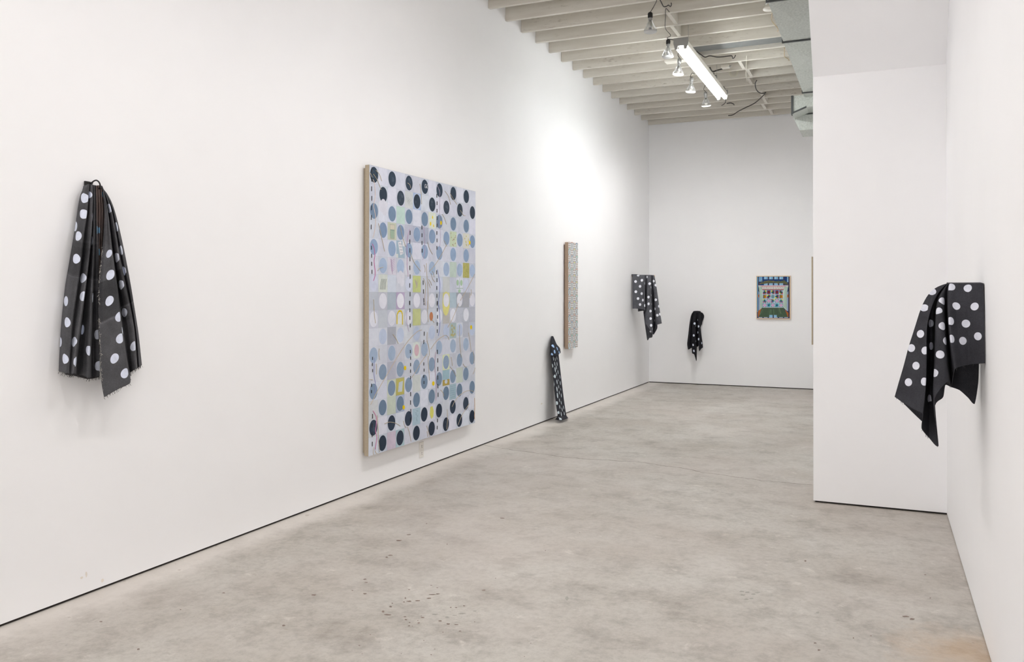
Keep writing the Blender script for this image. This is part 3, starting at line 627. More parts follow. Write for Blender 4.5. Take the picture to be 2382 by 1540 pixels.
# ---- edge-on canvas on the side of the partition
ez1, ez0 = W(1888, 597, 1, YP+.06)[2], W(1888, 802, 1, YP+.06)[2]
ex = W(1887.6, 700, 1, YP+.06)[0]
edge = empty('small_painting', (XP, YP+.3, ez0), 'small canvas seen edge-on, hung just round the corner of the partition', 'painting')
MB().bbox((ex, YP+.06, ez0), (XP-.006, YP+.56, ez1), .0015).build('canvas', M['linen'], edge)
MB().box((XP-.006, YP+.09, ez0+.03), (XP-.001, YP+.53, ez1-.03)).build('strainer', M['linen'], edge)

# ---- wall outlet below the large canvas
oy, oz = 6.082, .156
out = empty('wall_outlet', (XL, oy, oz), 'white duplex wall outlet below the large dotted canvas', 'outlet')
MB().bbox((XL, oy-.036, oz-.064), (XL+.006, oy+.036, oz+.064), .003).build('cover_plate', M['plastic'], out)
for dz in (-.029, .029):
    rc = MB().bbox((XL+.006, oy-.017, oz+dz-.019), (XL+.008, oy+.017, oz+dz+.019), .001).build('receptacle', M['plastic'], out)
    MB().box((XL+.0078, oy-.009, oz+dz), (XL+.0086, oy-.006, oz+dz+.009)).box((XL+.0078, oy+.005, oz+dz), (XL+.0086, oy+.008, oz+dz+.008)).box((XL+.0078, oy-.003, oz+dz-.012), (XL+.0086, oy+.003, oz+dz-.006)).build('slots', M['black'], rc)

# ------------------------------------------------------------------ hanging cloths
class Cloth:
    """a sheet lofted through fold lines; each fold line runs top to hem with its own distance from the wall"""
    def __init__(s, mp, axis, lines, rows=70, sub=10, closed=False):
        s.mp = mp
        C = []
        for pts, dep in lines:
            pts = np.array([mp(*p) for p in pts], float)
            d = np.r_[0, np.cumsum(np.hypot(*np.diff(pts, axis=0).T))]; d /= d[-1]
            dep = np.array(dep if hasattr(dep, '__len__') else [dep], float)
            dd = np.linspace(0, 1, len(dep)) if len(dep) > 1 else np.array([0, 1.]); dv = dep if len(dep) > 1 else np.array([dep[0]]*2)
            t = np.linspace(0, 1, 41); px = np.interp(t, d, pts[:, 0]); py = np.interp(t, d, pts[:, 1])
            k = np.array([1, 2, 3, 2, 1.])/9                               # soften the corners of the polyline
            for _ in range(2):
                px[2:-2] = np.convolve(px, k, 'valid'); py[2:-2] = np.convolve(py, k, 'valid')
            dv = np.interp(t, dd, dv)
            q = np.array([W(x, y, axis, z) for x, y, z in zip(px, py, dv)])
            tt = np.linspace(0, 1, rows); C.append(np.stack([np.interp(tt, t, q[:, i]) for i in range(3)], 1))
        C = np.array(C); n = len(C); cols = []; s.u = []
        for i in range(n-1 if not closed else n):
            g = lambda k: C[k % n] if closed else C[min(max(k, 0), n-1)]
            a, b, c, d = g(i-1), g(i), g(i+1), g(i+2)
            for k in range(sub):
                t = k/sub
                cr_ = .5*(2*b+(c-a)*t+(2*a-5*b+4*c-d)*t*t+(3*b-a-3*c+d)*t**3); ln = b+(c-b)*t
                cols.append(.6*cr_+.4*ln); s.u.append(i+t)
        cols.append(C[0] if closed else C[-1]); s.u.append(n if closed else n-1)
        s.G = np.array(cols).transpose(1, 0, 2); s.u = np.array(s.u); s.R = rows
        G = s.G
        s.S = np.concatenate([np.zeros((rows, 1)), np.cumsum(np.linalg.norm(np.diff(G, axis=1), axis=2), 1)], 1)
        s.T = np.concatenate([np.zeros((1, G.shape[1])), np.cumsum(np.linalg.norm(np.diff(G, axis=0), axis=2), 0)], 0)
        s.dot = np.full(G.shape[:2], .1); s.tone = np.ones(G.shape[:2])
        s.px, s.py, s.pz = project(G.reshape(-1, 3)); 
        for nm in ('px', 'py', 'pz'): setattr(s, nm, getattr(s, nm).reshape(G.shape[:2]))
    def at(s, x, y):
        X, Y = s.mp(x, y); d2 = (s.px-X)**2+(s.py-Y)**2; m = d2.min()
        cand = d2 < max(m*1.3, 6.0) if m < 6 else d2 <= m
        z = np.where(cand, s.pz, 1e9); i = z.min(); near = cand & (s.pz < i+.02)
        return np.unravel_index(np.where(near, d2, 1e9).argmin(), d2.shape)
    def dots(s, pts, r, asp=1.0, arc=False):
        for p in pts:
            i, j = s.at(p[0], p[1]); rr = p[2] if len(p) > 2 else r
            dS = s.S-s.S[:, j:j+1]; dT = s.T-s.T[i:i+1, :]
            d = np.sqrt(dS**2+(dT/asp)**2)-rr
            if asp == 1.0 and not arc: d = np.where(np.hypot(dS, dT) < 2.4*rr, np.linalg.norm(s.G-s.G[i, j], axis=2)-rr, .1)
            s.dot = np.minimum(s.dot, d)   # printed round on the cloth
        return s
    def build(s, name, mat, parent, thick=.0018):
        R, Ncol = s.G.shape[:2]
        f = [(i*Ncol+j, i*Ncol+j+1, (i+1)*Ncol+j+1, (i+1)*Ncol+j) for i in range(R-1) for j in range(Ncol-1)]
        o = mesh_obj(name, s.G.reshape(-1, 3), f, mat, parent, True)
        for nm, arr in (('dot', s.dot), ('tone', s.tone)):
            a = o.data.attributes.new(nm, 'FLOAT', 'POINT'); a.data.foreach_set('value', arr.astype('f').ravel())
        md = o.modifiers.new('thickness', 'SOLIDIFY'); md.thickness = thick; md.offset = 0; return o
    def fringe(s, col0, col1, n, ln, mat, parent, row=-1, drift=0.0):
        mb = MB()
        for _ in range(n):
            j = random.randint(col0, col1-1); p = s.G[row, j]
            q = p+np.array([random.uniform(-.3, .3), random.uniform(-.6, .6)+drift, -random.uniform(.2, 1)])*ln
            mid = (p+q)/2+np.array([0, random.uniform(-.2, .2)*ln, 0]); mb.tube([p, mid, q], .0006, 4)
        o = mb.build('fringe', mat, parent); o['kind'] = 'stuff'; return o

def plain(o, tone=1.0):
    for nm, v in (('dot', .1), ('tone', tone)):
        a = o.data.attributes.new(nm, 'FLOAT', 'POINT'); a.data.foreach_set('value', [v]*len(o.data.vertices))
    return o

# ---- cloth A: gathered on a hook on the left wall
cA = lambda x, y: (100+x/2.852, 400+y/2.852)
A = empty('gathered_cloth', (XL, 2.86, .95), 'long charcoal cloth with white dots gathered on a hook, frayed hem', 'cloth')
dA = lambda *v: [XL+k for k in v]
la = [([(300, 82), (272, 90), (252, 112), (240, 180), (220, 330), (195, 480), (172, 620), (150, 735), (132, 900), (118, 1050), (105, 1320)], dA(.03, .02, .012, .012)),
 ([(301, 82), (280, 115), (264, 200), (246, 330), (222, 430), (205, 560), (185, 740), (163, 960), (148, 1160), (146, 1333)], dA(.05, .06, .07, .08)),
 ([(306, 82), (298, 150), (290, 280), (262, 420), (249, 560), (225, 740), (194, 960), (176, 1170), (172, 1338)], dA(.055, .1, .095, .09)),
 ([(308, 83), (304, 150), (297, 280), (272, 420), (262, 560), (238, 740), (206, 960), (186, 1180), (182, 1339)], dA(.045, .05, .06, .085)),
 ([(318, 84), (315, 160), (309, 300), (292, 440), (278, 580), (256, 750), (226, 980), (200, 1180), (193, 1340)], dA(.055, .08, .09, .1)),
 ([(330, 86), (330, 200), (322, 380), (303, 590), (280, 760), (246, 1000), (215, 1200), (205, 1338)], dA(.055, .1, .11, .118)),
 ([(332, 86), (332, 200), (326, 400), (308, 600), (288, 770), (264, 1000), (240, 1200), (232, 1345)], dA(.045, .045, .04, .045)),
 ([(337, 87), (336, 220), (330, 420), (318, 620), (308, 780), (288, 1050), (272, 1230), (265, 1350)], dA(.055, .08, .085, .09)),
 ([(342, 88), (342, 220), (338, 440), (330, 640), (322, 790), (312, 1060), (302, 1240), (300, 1368)], dA(.055, .1, .11, .115)),
 ([(344, 88), (344, 230), (342, 450), (340, 660), (338, 800), (334, 1080), (330, 1240), (328, 1360)], dA(.04, .05, .045, .045)),
 ([(350, 89), (352, 250), (356, 520), (352, 660), (352, 800), (352, 1080), (354, 1240), (354, 1358)], dA(.045, .06, .06, .07)),
 ([(354, 90), (360, 260), (372, 560), (366, 740), (366, 1020), (372, 1150), (376, 1250), (378, 1355)], dA(.045, .065, .07, .08))]
sA = Cloth(cA, 0, la, rows=220, sub=18)
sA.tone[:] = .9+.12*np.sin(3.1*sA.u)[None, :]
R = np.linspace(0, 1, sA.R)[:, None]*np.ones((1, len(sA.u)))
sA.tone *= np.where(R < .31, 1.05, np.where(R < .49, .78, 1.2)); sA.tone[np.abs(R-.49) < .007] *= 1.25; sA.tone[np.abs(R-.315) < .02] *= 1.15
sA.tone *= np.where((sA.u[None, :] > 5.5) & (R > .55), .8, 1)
sA.dots([(273, 172), (308, 155, .017), (270, 280), (330, 298, .02), (215, 362), (233, 428), (324, 458), (219, 576), (262, 706), (154, 855), (270, 822), (333, 834), (158, 1000), (260, 1048), (206, 1127), (113, 1130), (142, 1241), (214, 1260), (306, 1185), (364, 1080), (374, 1287)], .0228, arc=True)
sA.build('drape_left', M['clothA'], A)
sA.fringe(0, len(sA.u), 110, .018, M['fray'], A)
# inner reverse side seen between the two halves
li = [([(340, 92), (346, 250), (350, 430), (352, 600), (360, 900)], dA(.035, .045, .045)), ([(352, 90), (358, 250), (360, 430), (362, 600), (365, 900)], dA(.05, .062, .06)), ([(360, 90), (366, 250), (366, 430), (366, 600), (368, 900)], dA(.04, .05, .05)),
 ([(370, 92), (376, 250), (374, 430), (374, 600), (372, 900)], dA(.05, .064, .06)), ([(378, 93), (384, 250), (382, 430), (380, 600), (376, 900)], dA(.04, .05, .05)), ([(388, 95), (394, 250), (390, 430), (386, 600), (380, 900)], dA(.052, .066, .062)), ([(396, 98), (404, 250), (402, 430), (394, 600), (384, 900)], dA(.04, .05, .05)), ([(405, 105), (420, 250), (418, 430), (402, 600), (388, 900)], dA(.05, .055, .05))]
li = [([(x_, y_)]+p[1:], d) for (x_, y_), (p, d) in zip(((346, 97), (354, 92), (362, 89), (370, 88), (378, 88), (385, 90), (391, 94), (397, 102)), li)]
sI = Cloth(cA, 0, li, rows=150, sub=16); sI.dots([(357, 385), (360, 530), (403, 150, .015)], .0185); sI.build('drape_inner', M['clothAin'], A)
lb = [([(402, 108), (412, 250), (402, 430), (392, 540), (377, 640), (367, 740), (368, 1020), (378, 1150), (382, 1380), (405, 1495)], dA(.05, .085, .1, .115, .12)),
 ([(404, 108), (420, 260), (418, 430), (410, 560), (398, 740), (402, 1020), (415, 1220), (432, 1478)], dA(.055, .1, .12, .125, .13)),
 ([(406, 107), (426, 260), (430, 440), (436, 600), (436, 760), (448, 1020), (470, 1220), (500, 1440)], dA(.055, .1, .12, .13, .135)),
 ([(408, 105), (430, 260), (446, 440), (466, 600), (486, 760), (512, 1000), (540, 1200), (575, 1402)], dA(.055, .11, .13, .14, .145)),
 ([(409, 104), (434, 260), (452, 440), (472, 590), (494, 740), (524, 980), (552, 1180), (578, 1335)], dA(.04, .05, .05, .055, .06)),
 ([(408, 100), (440, 240), (462, 400), (480, 540), (505, 700), (540, 900), (570, 1050), (594, 1320)], dA(.05, .08, .085, .09, .095)),
 ([(406, 98), (450, 230), (478, 400), (498, 540), (530, 720), (574, 920), (604, 1060), (618, 1305)], dA(.055, .095, .1, .105, .11)),
 ([(404, 97), (452, 220), (484, 390), (508, 540), (545, 720), (584, 900), (610, 1050), (628, 1300)], dA(.04, .04, .04, .045, .05)),
 ([(400, 96), (458, 210), (494, 380), (524, 540), (562, 720), (594, 890), (620, 1050), (640, 1292)], dA(.045, .06, .06, .065, .07)),
 ([(394, 95), (432, 140), (472, 240), (512, 400), (546, 560), (580, 740), (606, 900), (632, 1060), (655, 1280)], dA(.04, .02, .015, .012))]
lb = [([(384+k_*.9, 92)]+[(p[0][0]-6, p[0][1]+10)]+p[1:], d) for k_, (p, d) in enumerate(lb)]
sB = Cloth(cA, 0, lb, rows=220, sub=18)
R = np.linspace(0, 1, sB.R)[:, None]*np.ones((1, len(sB.u)))
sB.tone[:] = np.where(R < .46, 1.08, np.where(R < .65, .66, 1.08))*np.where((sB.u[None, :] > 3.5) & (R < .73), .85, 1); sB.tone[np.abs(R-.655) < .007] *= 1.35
sB.dots([(438, 245), (487, 365), (519, 520), (437, 543, .018), (486, 570), (445, 684), (535, 657), (514, 749), (438, 856), (538, 932), (506, 962), (515, 1106), (530, 1055, .018), (606, 1151), (473, 1239), (545, 1334)], .0228, arc=True)
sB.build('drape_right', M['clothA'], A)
sB.fringe(0, len(sB.u), 90, .015, M['fray'], A)
mb = MB()
for _ in range(140):
    i = random.choice(list(range(64, 122))+list(range(137, 214))); p = sB.G[i, 0]; q = p+np.array([random.uniform(0, .008), random.uniform(-.012, .006), random.uniform(-.012, .003)]); mb.tube([p+np.array([.003, 0, 0]), q+np.array([.004, 0, 0])], .0006, 4)
o = mb.build('frayed_edge', M['fraywhite'], A); o['kind'] = 'stuff'
# layer glimpsed under the left hem
lu = [([(180, 1000), (165, 1250), (150, 1345)], XL+.02), ([(230, 1000), (215, 1250), (205, 1352)], XL+.03), ([(300, 1000), (296, 1250), (298, 1374)], XL+.03), ([(365, 1000), (368, 1250), (372, 1362)], XL+.03)]
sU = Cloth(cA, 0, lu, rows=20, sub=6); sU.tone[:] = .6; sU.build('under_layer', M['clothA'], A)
# hook: a flat tab on the wall and a bent loop
p = [W(*cA(x, y), 0, XL+.004) for x, y in ((272, 60), (310, 66), (326, 72), (318, 88), (272, 92))]
MB().prism(p, (.008, 0, 0)).build('hook_plate', M['black'], A)
pts = [W(*cA(x, y), 0, XL+d) for x, y, d in ((318, 76, .012), (330, 66, .03), (342, 58, .05), (356, 56, .062), (370, 66, .07), (378, 82, .072), (379, 100, .066), (372, 112, .05))]
MB().tube(spline(pts, 6), .0036, 8).build('hook_loop', M['black'], A, True)

# ---- cloth B: draped over a rod that sticks out of the right wall
cB = lambda x, y: (2050+x/3.667, 630+y/3.667)
B = empty('draped_cloth', (XR, 4.05, .81), 'charcoal cloth with white dots over a rod, hanging by the corner with the partition', 'cloth')
lf = [([(560, 110), (480, 128), (400, 192), (340, 310), (282, 500), (232, 650), (195, 800), (150, 950), (115, 1075)], (3.93, 3.86, 3.86, 3.87)),
 ([(562, 109), (500, 140), (430, 230), (372, 400), (330, 600), (285, 800), (235, 980), (190, 1128)], (3.93, 3.84, 3.835, 3.84)),
 ([(564, 109), (510, 150), (450, 240), (400, 400), (372, 600), (345, 800), (318, 1000), (290, 1188)], (3.93, 3.83, 3.815, 3.81)),
 ([(566, 109), (500, 150), (420, 220), (390, 330), (386, 500), (385, 700), (382, 900), (372, 1050), (352, 1222)], (3.93, 3.84, 3.80, 3.79)),
 ([(567, 109), (505, 155), (430, 230), (396, 340), (390, 500), (388, 700), (384, 900), (376, 1100), (345, 1345)], (3.94, 3.93, 3.92, 3.92)),
 ([(568, 109), (510, 155), (446, 240), (424, 350), (422, 500), (422, 700), (416, 900), (412, 1150), (405, 1422)], (3.95, 3.97, 3.98, 3.98)),
 ([(569, 109), (518, 158), (466, 250), (452, 350), (452, 500), (448, 700), (444, 900), (452, 1150), (487, 1495)], (3.95, 3.95, 3.94, 3.93)),
 ([(570, 109), (522, 158), (478, 240), (466, 350), (464, 500), (460, 700), (448, 900), (440, 1020), (445, 1125)], (3.94, 3.84, 3.81, 3.80)),
 ([(572, 109), (530, 155), (500, 250), (500, 400), (505, 600), (505, 800), (500, 1012)], (3.93, 3.83, 3.80, 3.78)),
 ([(574, 109), (540, 150), (530, 260), (538, 420), (550, 620), (560, 800), (566, 945)], (3.93, 3.85, 3.82, 3.80)),
 ([(578, 109), (556, 160), (556, 300), (566, 500), (580, 700), (590, 850), (596, 985)], (3.93, 3.93, 3.93, 3.94)),
 ([(586, 109), (578, 200), (574, 330), (580, 480), (596, 620), (612, 740), (626, 842)], (3.9, 3.83, 3.80, 3.79)),
 ([(640, 109), (640, 220), (642, 380), (650, 540), (665, 690), (680, 815)], (3.9, 3.85, 3.84, 3.83)),
 ([(740, 108), (742, 300), (746, 560), (750, 800)], (3.9, 3.86, 3.86, 3.86)),
 ([(876, 107), (879, 300), (882, 560), (886, 788)], (3.85, 3.83, 3.82, 3.81))]
# keep the last line just off the wall
def clampx(s, lo, hi): s.G[:, :, 0] = np.clip(s.G[:, :, 0], lo, hi); return s
OB = .15
lf = [(p, [v+OB for v in d]) for p, d in lf]
sF = clampx(Cloth(cB, 1, lf, rows=200, sub=18), -9, XR-.004)
sF.dots([(431, 178), (595, 138), (741, 150), (528, 258), (367, 315), (484, 340, .016), (637, 303), (797, 305), (417, 447), (523, 470), (594, 428), (719, 452), (336, 539), (602, 580), (694, 598), (828, 557), (549, 600), (255, 661), (372, 680), (428, 642), (501, 714), (298, 808), (455, 870), (232, 953), (365, 945), (404, 1087)], .0168)
sF.build('front_drape', M['clothB'], B); sF.fringe(0, len(sF.u), 40, .012, M['fray'], B)
lk = [([(556, 114), (420, 230), (300, 520), (225, 800), (192, 1134)], 4.04), ([(558, 114), (430, 240), (340, 520), (310, 900), (345, 1282)], 4.05), ([(560, 114), (440, 260), (400, 520), (390, 900), (400, 1290)], 4.06), ([(562, 114), (470, 260), (450, 520), (450, 900), (468, 1128)], 4.03), ([(564, 114), (500, 260), (500, 520), (515, 900), (526, 1080)], 4.01), ([(566, 114), (520, 260), (530, 520), (545, 800), (545, 975)], 4.05),
 ([(590, 114), (570, 300), (575, 600), (592, 990)], 4.07), ([(640, 114), (640, 300), (650, 700), (668, 1018)], 4.05), ([(700, 114), (705, 400), (720, 800), (738, 1080)], 4.04), ([(745, 114), (755, 400), (775, 800), (796, 1136)], 4.03), ([(790, 114), (800, 400), (818, 800), (826, 960)], 4.02), ([(800, 114), (812, 400), (832, 780)], 4.01)]
lk = [(p, d+OB) for p, d in lk]
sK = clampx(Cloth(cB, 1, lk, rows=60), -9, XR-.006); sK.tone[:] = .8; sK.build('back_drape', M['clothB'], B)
# cloth over the rod: cap joining front and back sheets
top_f, top_b = sF.G[0], sK.G[0]
i = np.linspace(0, len(top_f)-1, 40).astype(int); k = np.linspace(0, len(top_b)-1, 40).astype(int)
G = []
for t in np.linspace(0, 1, 9):
    r = top_f[i]*(1-t)+top_b[k]*t; r = r.copy(); r[:, 2] += .006*math.sin(math.pi*t); G.append(r)
G = np.array(G); f = [(a*40+b, a*40+b+1, (a+1)*40+b+1, (a+1)*40+b) for a in range(8) for b in range(39)]
plain(mesh_obj('top_fold', G.reshape(-1, 3), f, M['clothB'], B, True))
MB().tube([(XR-.001, 4.1, 1.478), (.262, 4.1, 1.478)], .012, 14).build('rod', M['maple'], B, True)

# ---- cloth C: draped over a rod on the left wall near the far corner
cC = lambda x, y: (1460+x/8.56, 620+y/8.56)
Cc = empty('draped_cloth', (XL, 12.5, .73), 'grey-black cloth with white dots over a rod near the far corner of the long wall', 'cloth')
lc = [([(98, 166), (97, 500), (97, 838)], (12.46, 12.44, 12.43)), ([(150, 168), (150, 500), (155, 838)], (12.46, 12.45, 12.44)), ([(215, 170), (215, 500), (235, 842)], (12.46, 12.45, 12.43)), ([(290, 171), (290, 450), (310, 700), (318, 856)], (12.46, 12.43, 12.40)),
 ([(335, 172), (332, 400), (346, 650), (352, 876)], (12.46, 12.39, 12.36)), ([(342, 172), (350, 400), (352, 700), (336, 930)], (12.48, 12.52, 12.54)), ([(372, 172), (366, 400), (358, 700), (352, 968)], (12.48, 12.55, 12.56)),
 ([(398, 172), (386, 420), (373, 700), (362, 950), (346, 1105)], (12.46, 12.42, 12.40)), ([(430, 173), (424, 500), (425, 800), (410, 1000), (398, 1195)], (12.46, 12.40, 12.37)), ([(462, 175), (464, 450), (474, 700), (484, 1000), (492, 1325)], (12.46, 12.38, 12.34)),
 ([(468, 176), (474, 500), (486, 800), (494, 1100), (500, 1340)], (12.48, 12.53, 12.55)), ([(480, 176), (494, 500), (512, 800), (522, 1050), (516, 1350)], (12.49, 12.55, 12.57)), ([(500, 178), (522, 500), (545, 900), (562, 1172)], (12.47, 12.45, 12.44)), ([(518, 179), (548, 420), (580, 700), (620, 1150)], (12.47, 12.43, 12.42)), ([(530, 180), (566, 350), (602, 600), (642, 900), (680, 1132)], (12.48, 12.47, 12.48))]
sC = clampx(Cloth(cC, 1, lc, rows=140, sub=14), XL+.004, 9)
sC.dots([(157, 297), (285, 273), (211, 172), (378, 208), (246, 397), (354, 340), (438, 338), (512, 295), (165, 500), (283, 540), (484, 420), (560, 370), (206, 637), (301, 668), (420, 607), (556, 662), (245, 757), (340, 778), (420, 741), (482, 745, .015), (474, 573, .014), (624, 790), (540, 840), (452, 890), (590, 972), (638, 950), (457, 1035), (522, 1073), (467, 1172), (511, 1243)], .0208)
sC.build('front_drape', M['clothC'], Cc)
lk = [([(200, 175), (198, 600), (206, 896)], 12.60), ([(300, 175), (300, 600), (322, 882)], 12.60), ([(345, 175), (340, 600), (316, 936)], 12.59), ([(380, 175), (390, 700), (388, 1455)], 12.60), ([(430, 175), (440, 700), (432, 1424)], 12.58), ([(470, 175), (480, 700), (488, 1410)], 12.60), ([(485, 176), (500, 700), (502, 1330)], 12.62), ([(500, 178), (520, 700), (522, 1352)], 12.61), ([(518, 180), (560, 700), (588, 1235)], 12.60), ([(522, 180), (566, 700), (592, 1165)], 12.60)]
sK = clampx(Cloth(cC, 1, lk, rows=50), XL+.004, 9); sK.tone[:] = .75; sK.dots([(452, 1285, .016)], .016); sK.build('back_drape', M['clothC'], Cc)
top_f, top_b = sC.G[0], sK.G[0]; i = np.linspace(0, len(top_f)-1, 30).astype(int); k = np.linspace(0, len(top_b)-1, 30).astype(int)
G = np.array([(lambda r: r+np.array([0, 0, .006*math.sin(math.pi*t)]))(top_f[i]*(1-t)+top_b[k]*t) for t in np.linspace(0, 1, 7)])
plain(mesh_obj('top_fold', G.reshape(-1, 3), [(a*30+b, a*30+b+1, (a+1)*30+b+1, (a+1)*30+b) for a in range(6) for b in range(29)], M['clothC'], Cc, True))
zt = sC.G[0][5][2]; MB().tube([(XL+.001, 12.53, zt-.018), (sC.G[0][-12][0], 12.53, zt-.018)], .013, 12).build('rod', M['maple'], Cc, True)
plain(MB().bbox((XL+.001, 12.49, zt-.01), (XL+.075, 12.57, zt+.012), .003).build('wrapped_end', M['clothC'], Cc))

# ---- cloth D: hung from a round peg on the back wall
cD = lambda x, y: (1580+x/11, 710+y/11)
D = empty('peg_cloth', (-2.7, YB, .4), 'small black cloth with few white dots draped over a round peg on the end wall', 'cloth')
dD = lambda *v: [YB-k for k in v]
ld = [([(335, 192), (300, 260), (262, 480), (232, 750), (200, 1000), (225, 1136)], dD(.16, .1, .07, .07)), ([(350, 192), (315, 300), (290, 600), (262, 980), (272, 1120)], dD(.2, .2, .18, .16)), ([(370, 194), (340, 300), (320, 600), (310, 950), (318, 1090)], dD(.2, .17, .15, .14)),
 ([(388, 195), (352, 350), (338, 700), (330, 1000), (332, 1228)], dD(.21, .25, .24, .22)), ([(410, 195), (385, 400), (375, 750), (375, 1050), (385, 1262)], dD(.21, .27, .27, .25)), ([(432, 196), (415, 450), (415, 800), (425, 1080), (434, 1425)], dD(.21, .26, .26, .23)),
 ([(446, 196), (436, 450), (430, 800), (438, 1050), (446, 1380)], dD(.2, .17, .15, .13)), ([(460, 196), (455, 450), (450, 750), (450, 1075)], dD(.2, .18, .17, .15)), ([(485, 195), (482, 450), (480, 800), (476, 1060)], dD(.21, .24, .24, .22)), ([(515, 195), (508, 450), (506, 800), (498, 1040)], dD(.21, .24, .25, .23)),
 ([(530, 194), (524, 450), (530, 800), (512, 1176)], dD(.2, .2, .2, .18)), ([(540, 193), (536, 480), (556, 800), (560, 1115)], dD(.19, .18, .18, .16)), ([(548, 192), (542, 560), (572, 800), (600, 970), (606, 1082)], dD(.16, .12, .1, .1))]
sD = Cloth(cD, 1, ld, rows=120, sub=14); sD.tone[:, :] = np.where(sD.u[None, :] < 3, .9, 1.0)
sD.dots([(395, 470), (458, 380, .014), (486, 543), (440, 530, .015), (368, 772), (462, 698), (497, 870), (590, 970), (433, 920, .014), (356, 1018), (377, 1170)], .0185)
sD.build('front_drape', M['clothD'], D)
ls = [([(545, 190), (542, 300), (545, 560)], YB-.15), ([(580, 185), (580, 300), (560, 520)], YB-.11), ([(612, 215), (612, 310), (580, 480)], YB-.07), ([(634, 262), (634, 310), (605, 390), (580, 430)], YB-.03)]
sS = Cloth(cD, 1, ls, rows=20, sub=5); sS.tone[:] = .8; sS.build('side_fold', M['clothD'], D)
pc = W(*cD(480, 185), 1, YB-.12)
ring_c = [W(*cD(335, 192), 1, YB-.16), W(*cD(548, 192), 1, YB-.16)]
rr = (ring_c[1][0]-ring_c[0][0])/2; pcx = (ring_c[1][0]+ring_c[0][0])/2; pcz = ring_c[0][2]
prof = [(rr*.2, .018), (rr*.62, .016), (rr*.9, .008), (rr*1.0, -.006), (rr*1.0, -.05)]
plain(MB().lathe(prof[::-1], (pcx, YB-.125, pcz+.012), 28).build('top_fold', M['clothD'], D, True))
MB().tube([(pcx, YB-.001, pcz-.045), (pcx, YB-.18, pcz-.045)], .04, 20).build('peg', M['maple'], D, True)

# ---- cloth E: stiff folded strip leaning on the left wall
cE = lambda x, y: (1265+x/7, 770+y/7)
Ee = empty('leaning_cloth', (XL+.1, 9.15, 0), 'narrow folded dark strip with pale dots leaning on the long wall beside the narrow canvas', 'cloth')
dE = lambda *v: [XL+k for k in v]
le = [([(112, 300), (128, 500), (150, 700), (168, 900), (200, 1200), (228, 1370)], dE(.03, .055, .085, .12)), ([(116, 300), (134, 500), (158, 700), (178, 900), (210, 1200), (238, 1390)], dE(.05, .08, .11, .15)), ([(160, 330), (172, 500), (196, 700), (222, 900), (254, 1200), (284, 1390)], dE(.06, .09, .12, .16)), ([(222, 330), (238, 450), (262, 660), (284, 850), (318, 1130), (352, 1362)], dE(.05, .08, .11, .15)), ([(232, 330), (246, 450), (270, 660), (292, 850), (326, 1130), (362, 1362)], dE(.03, .055, .085, .12))]
sE = Cloth(cE, 0, le, rows=220, sub=20)
sE.dots([(180, 738, .020), (213, 1172, .020), (240, 1328, .017)], .02)
sE.dots([(157, 448, .0105), (191, 462, .0095), (220, 438, .0095), (183, 532, .0105), (222, 535, .0105), (210, 595, .0105), (186, 630, .0125), (237, 668, .0105), (212, 702, .0095), (216, 830, .0115), (273, 845, .0105), (249, 905, .0095), (214, 948, .0125), (259, 1002, .0095), (223, 1050, .0135), (289, 1048, .0105), (258, 1125, .0095), (287, 1168, .0095), (262, 1237, .0095), (305, 1278, .0105), (327, 1242, .0105), (290, 1355, .0125), (340, 1350, .0125), (168, 860, .015), (140, 565, .009), (242, 798, .006), (284, 950, .007), (268, 745, .010)], .01, asp=2.3)
sE.build('strip', M['clothE'], Ee, .004)
lh = [([(122, 88), (112, 160), (106, 280), (108, 390)], dE(.006, .015, .02, .035)), ([(128, 84), (122, 180), (120, 290), (122, 392)], dE(.02, .05, .08, .09)), ([(140, 84), (150, 180), (160, 280), (165, 400)], dE(.025, .07, .1, .11)), ([(150, 86), (180, 190), (210, 290), (212, 402)], dE(.02, .06, .1, .12)), ([(156, 96), (196, 205), (248, 290), (262, 365)], dE(.018, .05, .08, .1)), ([(160, 105), (205, 215), (262, 280), (272, 345)], dE(.01, .02, .04, .06))]
sH = Cloth(cE, 0, lh, rows=90, sub=16); sH.dots([(151, 246), (227, 285), (174, 335), (122, 388), (256, 353)], .021); sH.build('hood', M['clothEtop'], Ee, .004)
lo = [([(228, 1368), (212, 1410), (188, 1442)], dE(.12, .1, .06)), ([(238, 1388), (232, 1420), (235, 1452)], dE(.15, .18, .17)), ([(284, 1390), (285, 1420), (288, 1458)], dE(.16, .2, .215)), ([(352, 1364), (366, 1392), (390, 1420)], dE(.15, .19, .21)), ([(362, 1362), (370, 1385), (392, 1416)], dE(.12, .14, .15))]
sO = Cloth(cE, 0, lo, rows=20, sub=8); sO.G[:, :, 2] = np.maximum(sO.G[:, :, 2], .003); sO.dots([(270, 1424)], .022); sO.build('foot', M['clothE'], Ee, .004)

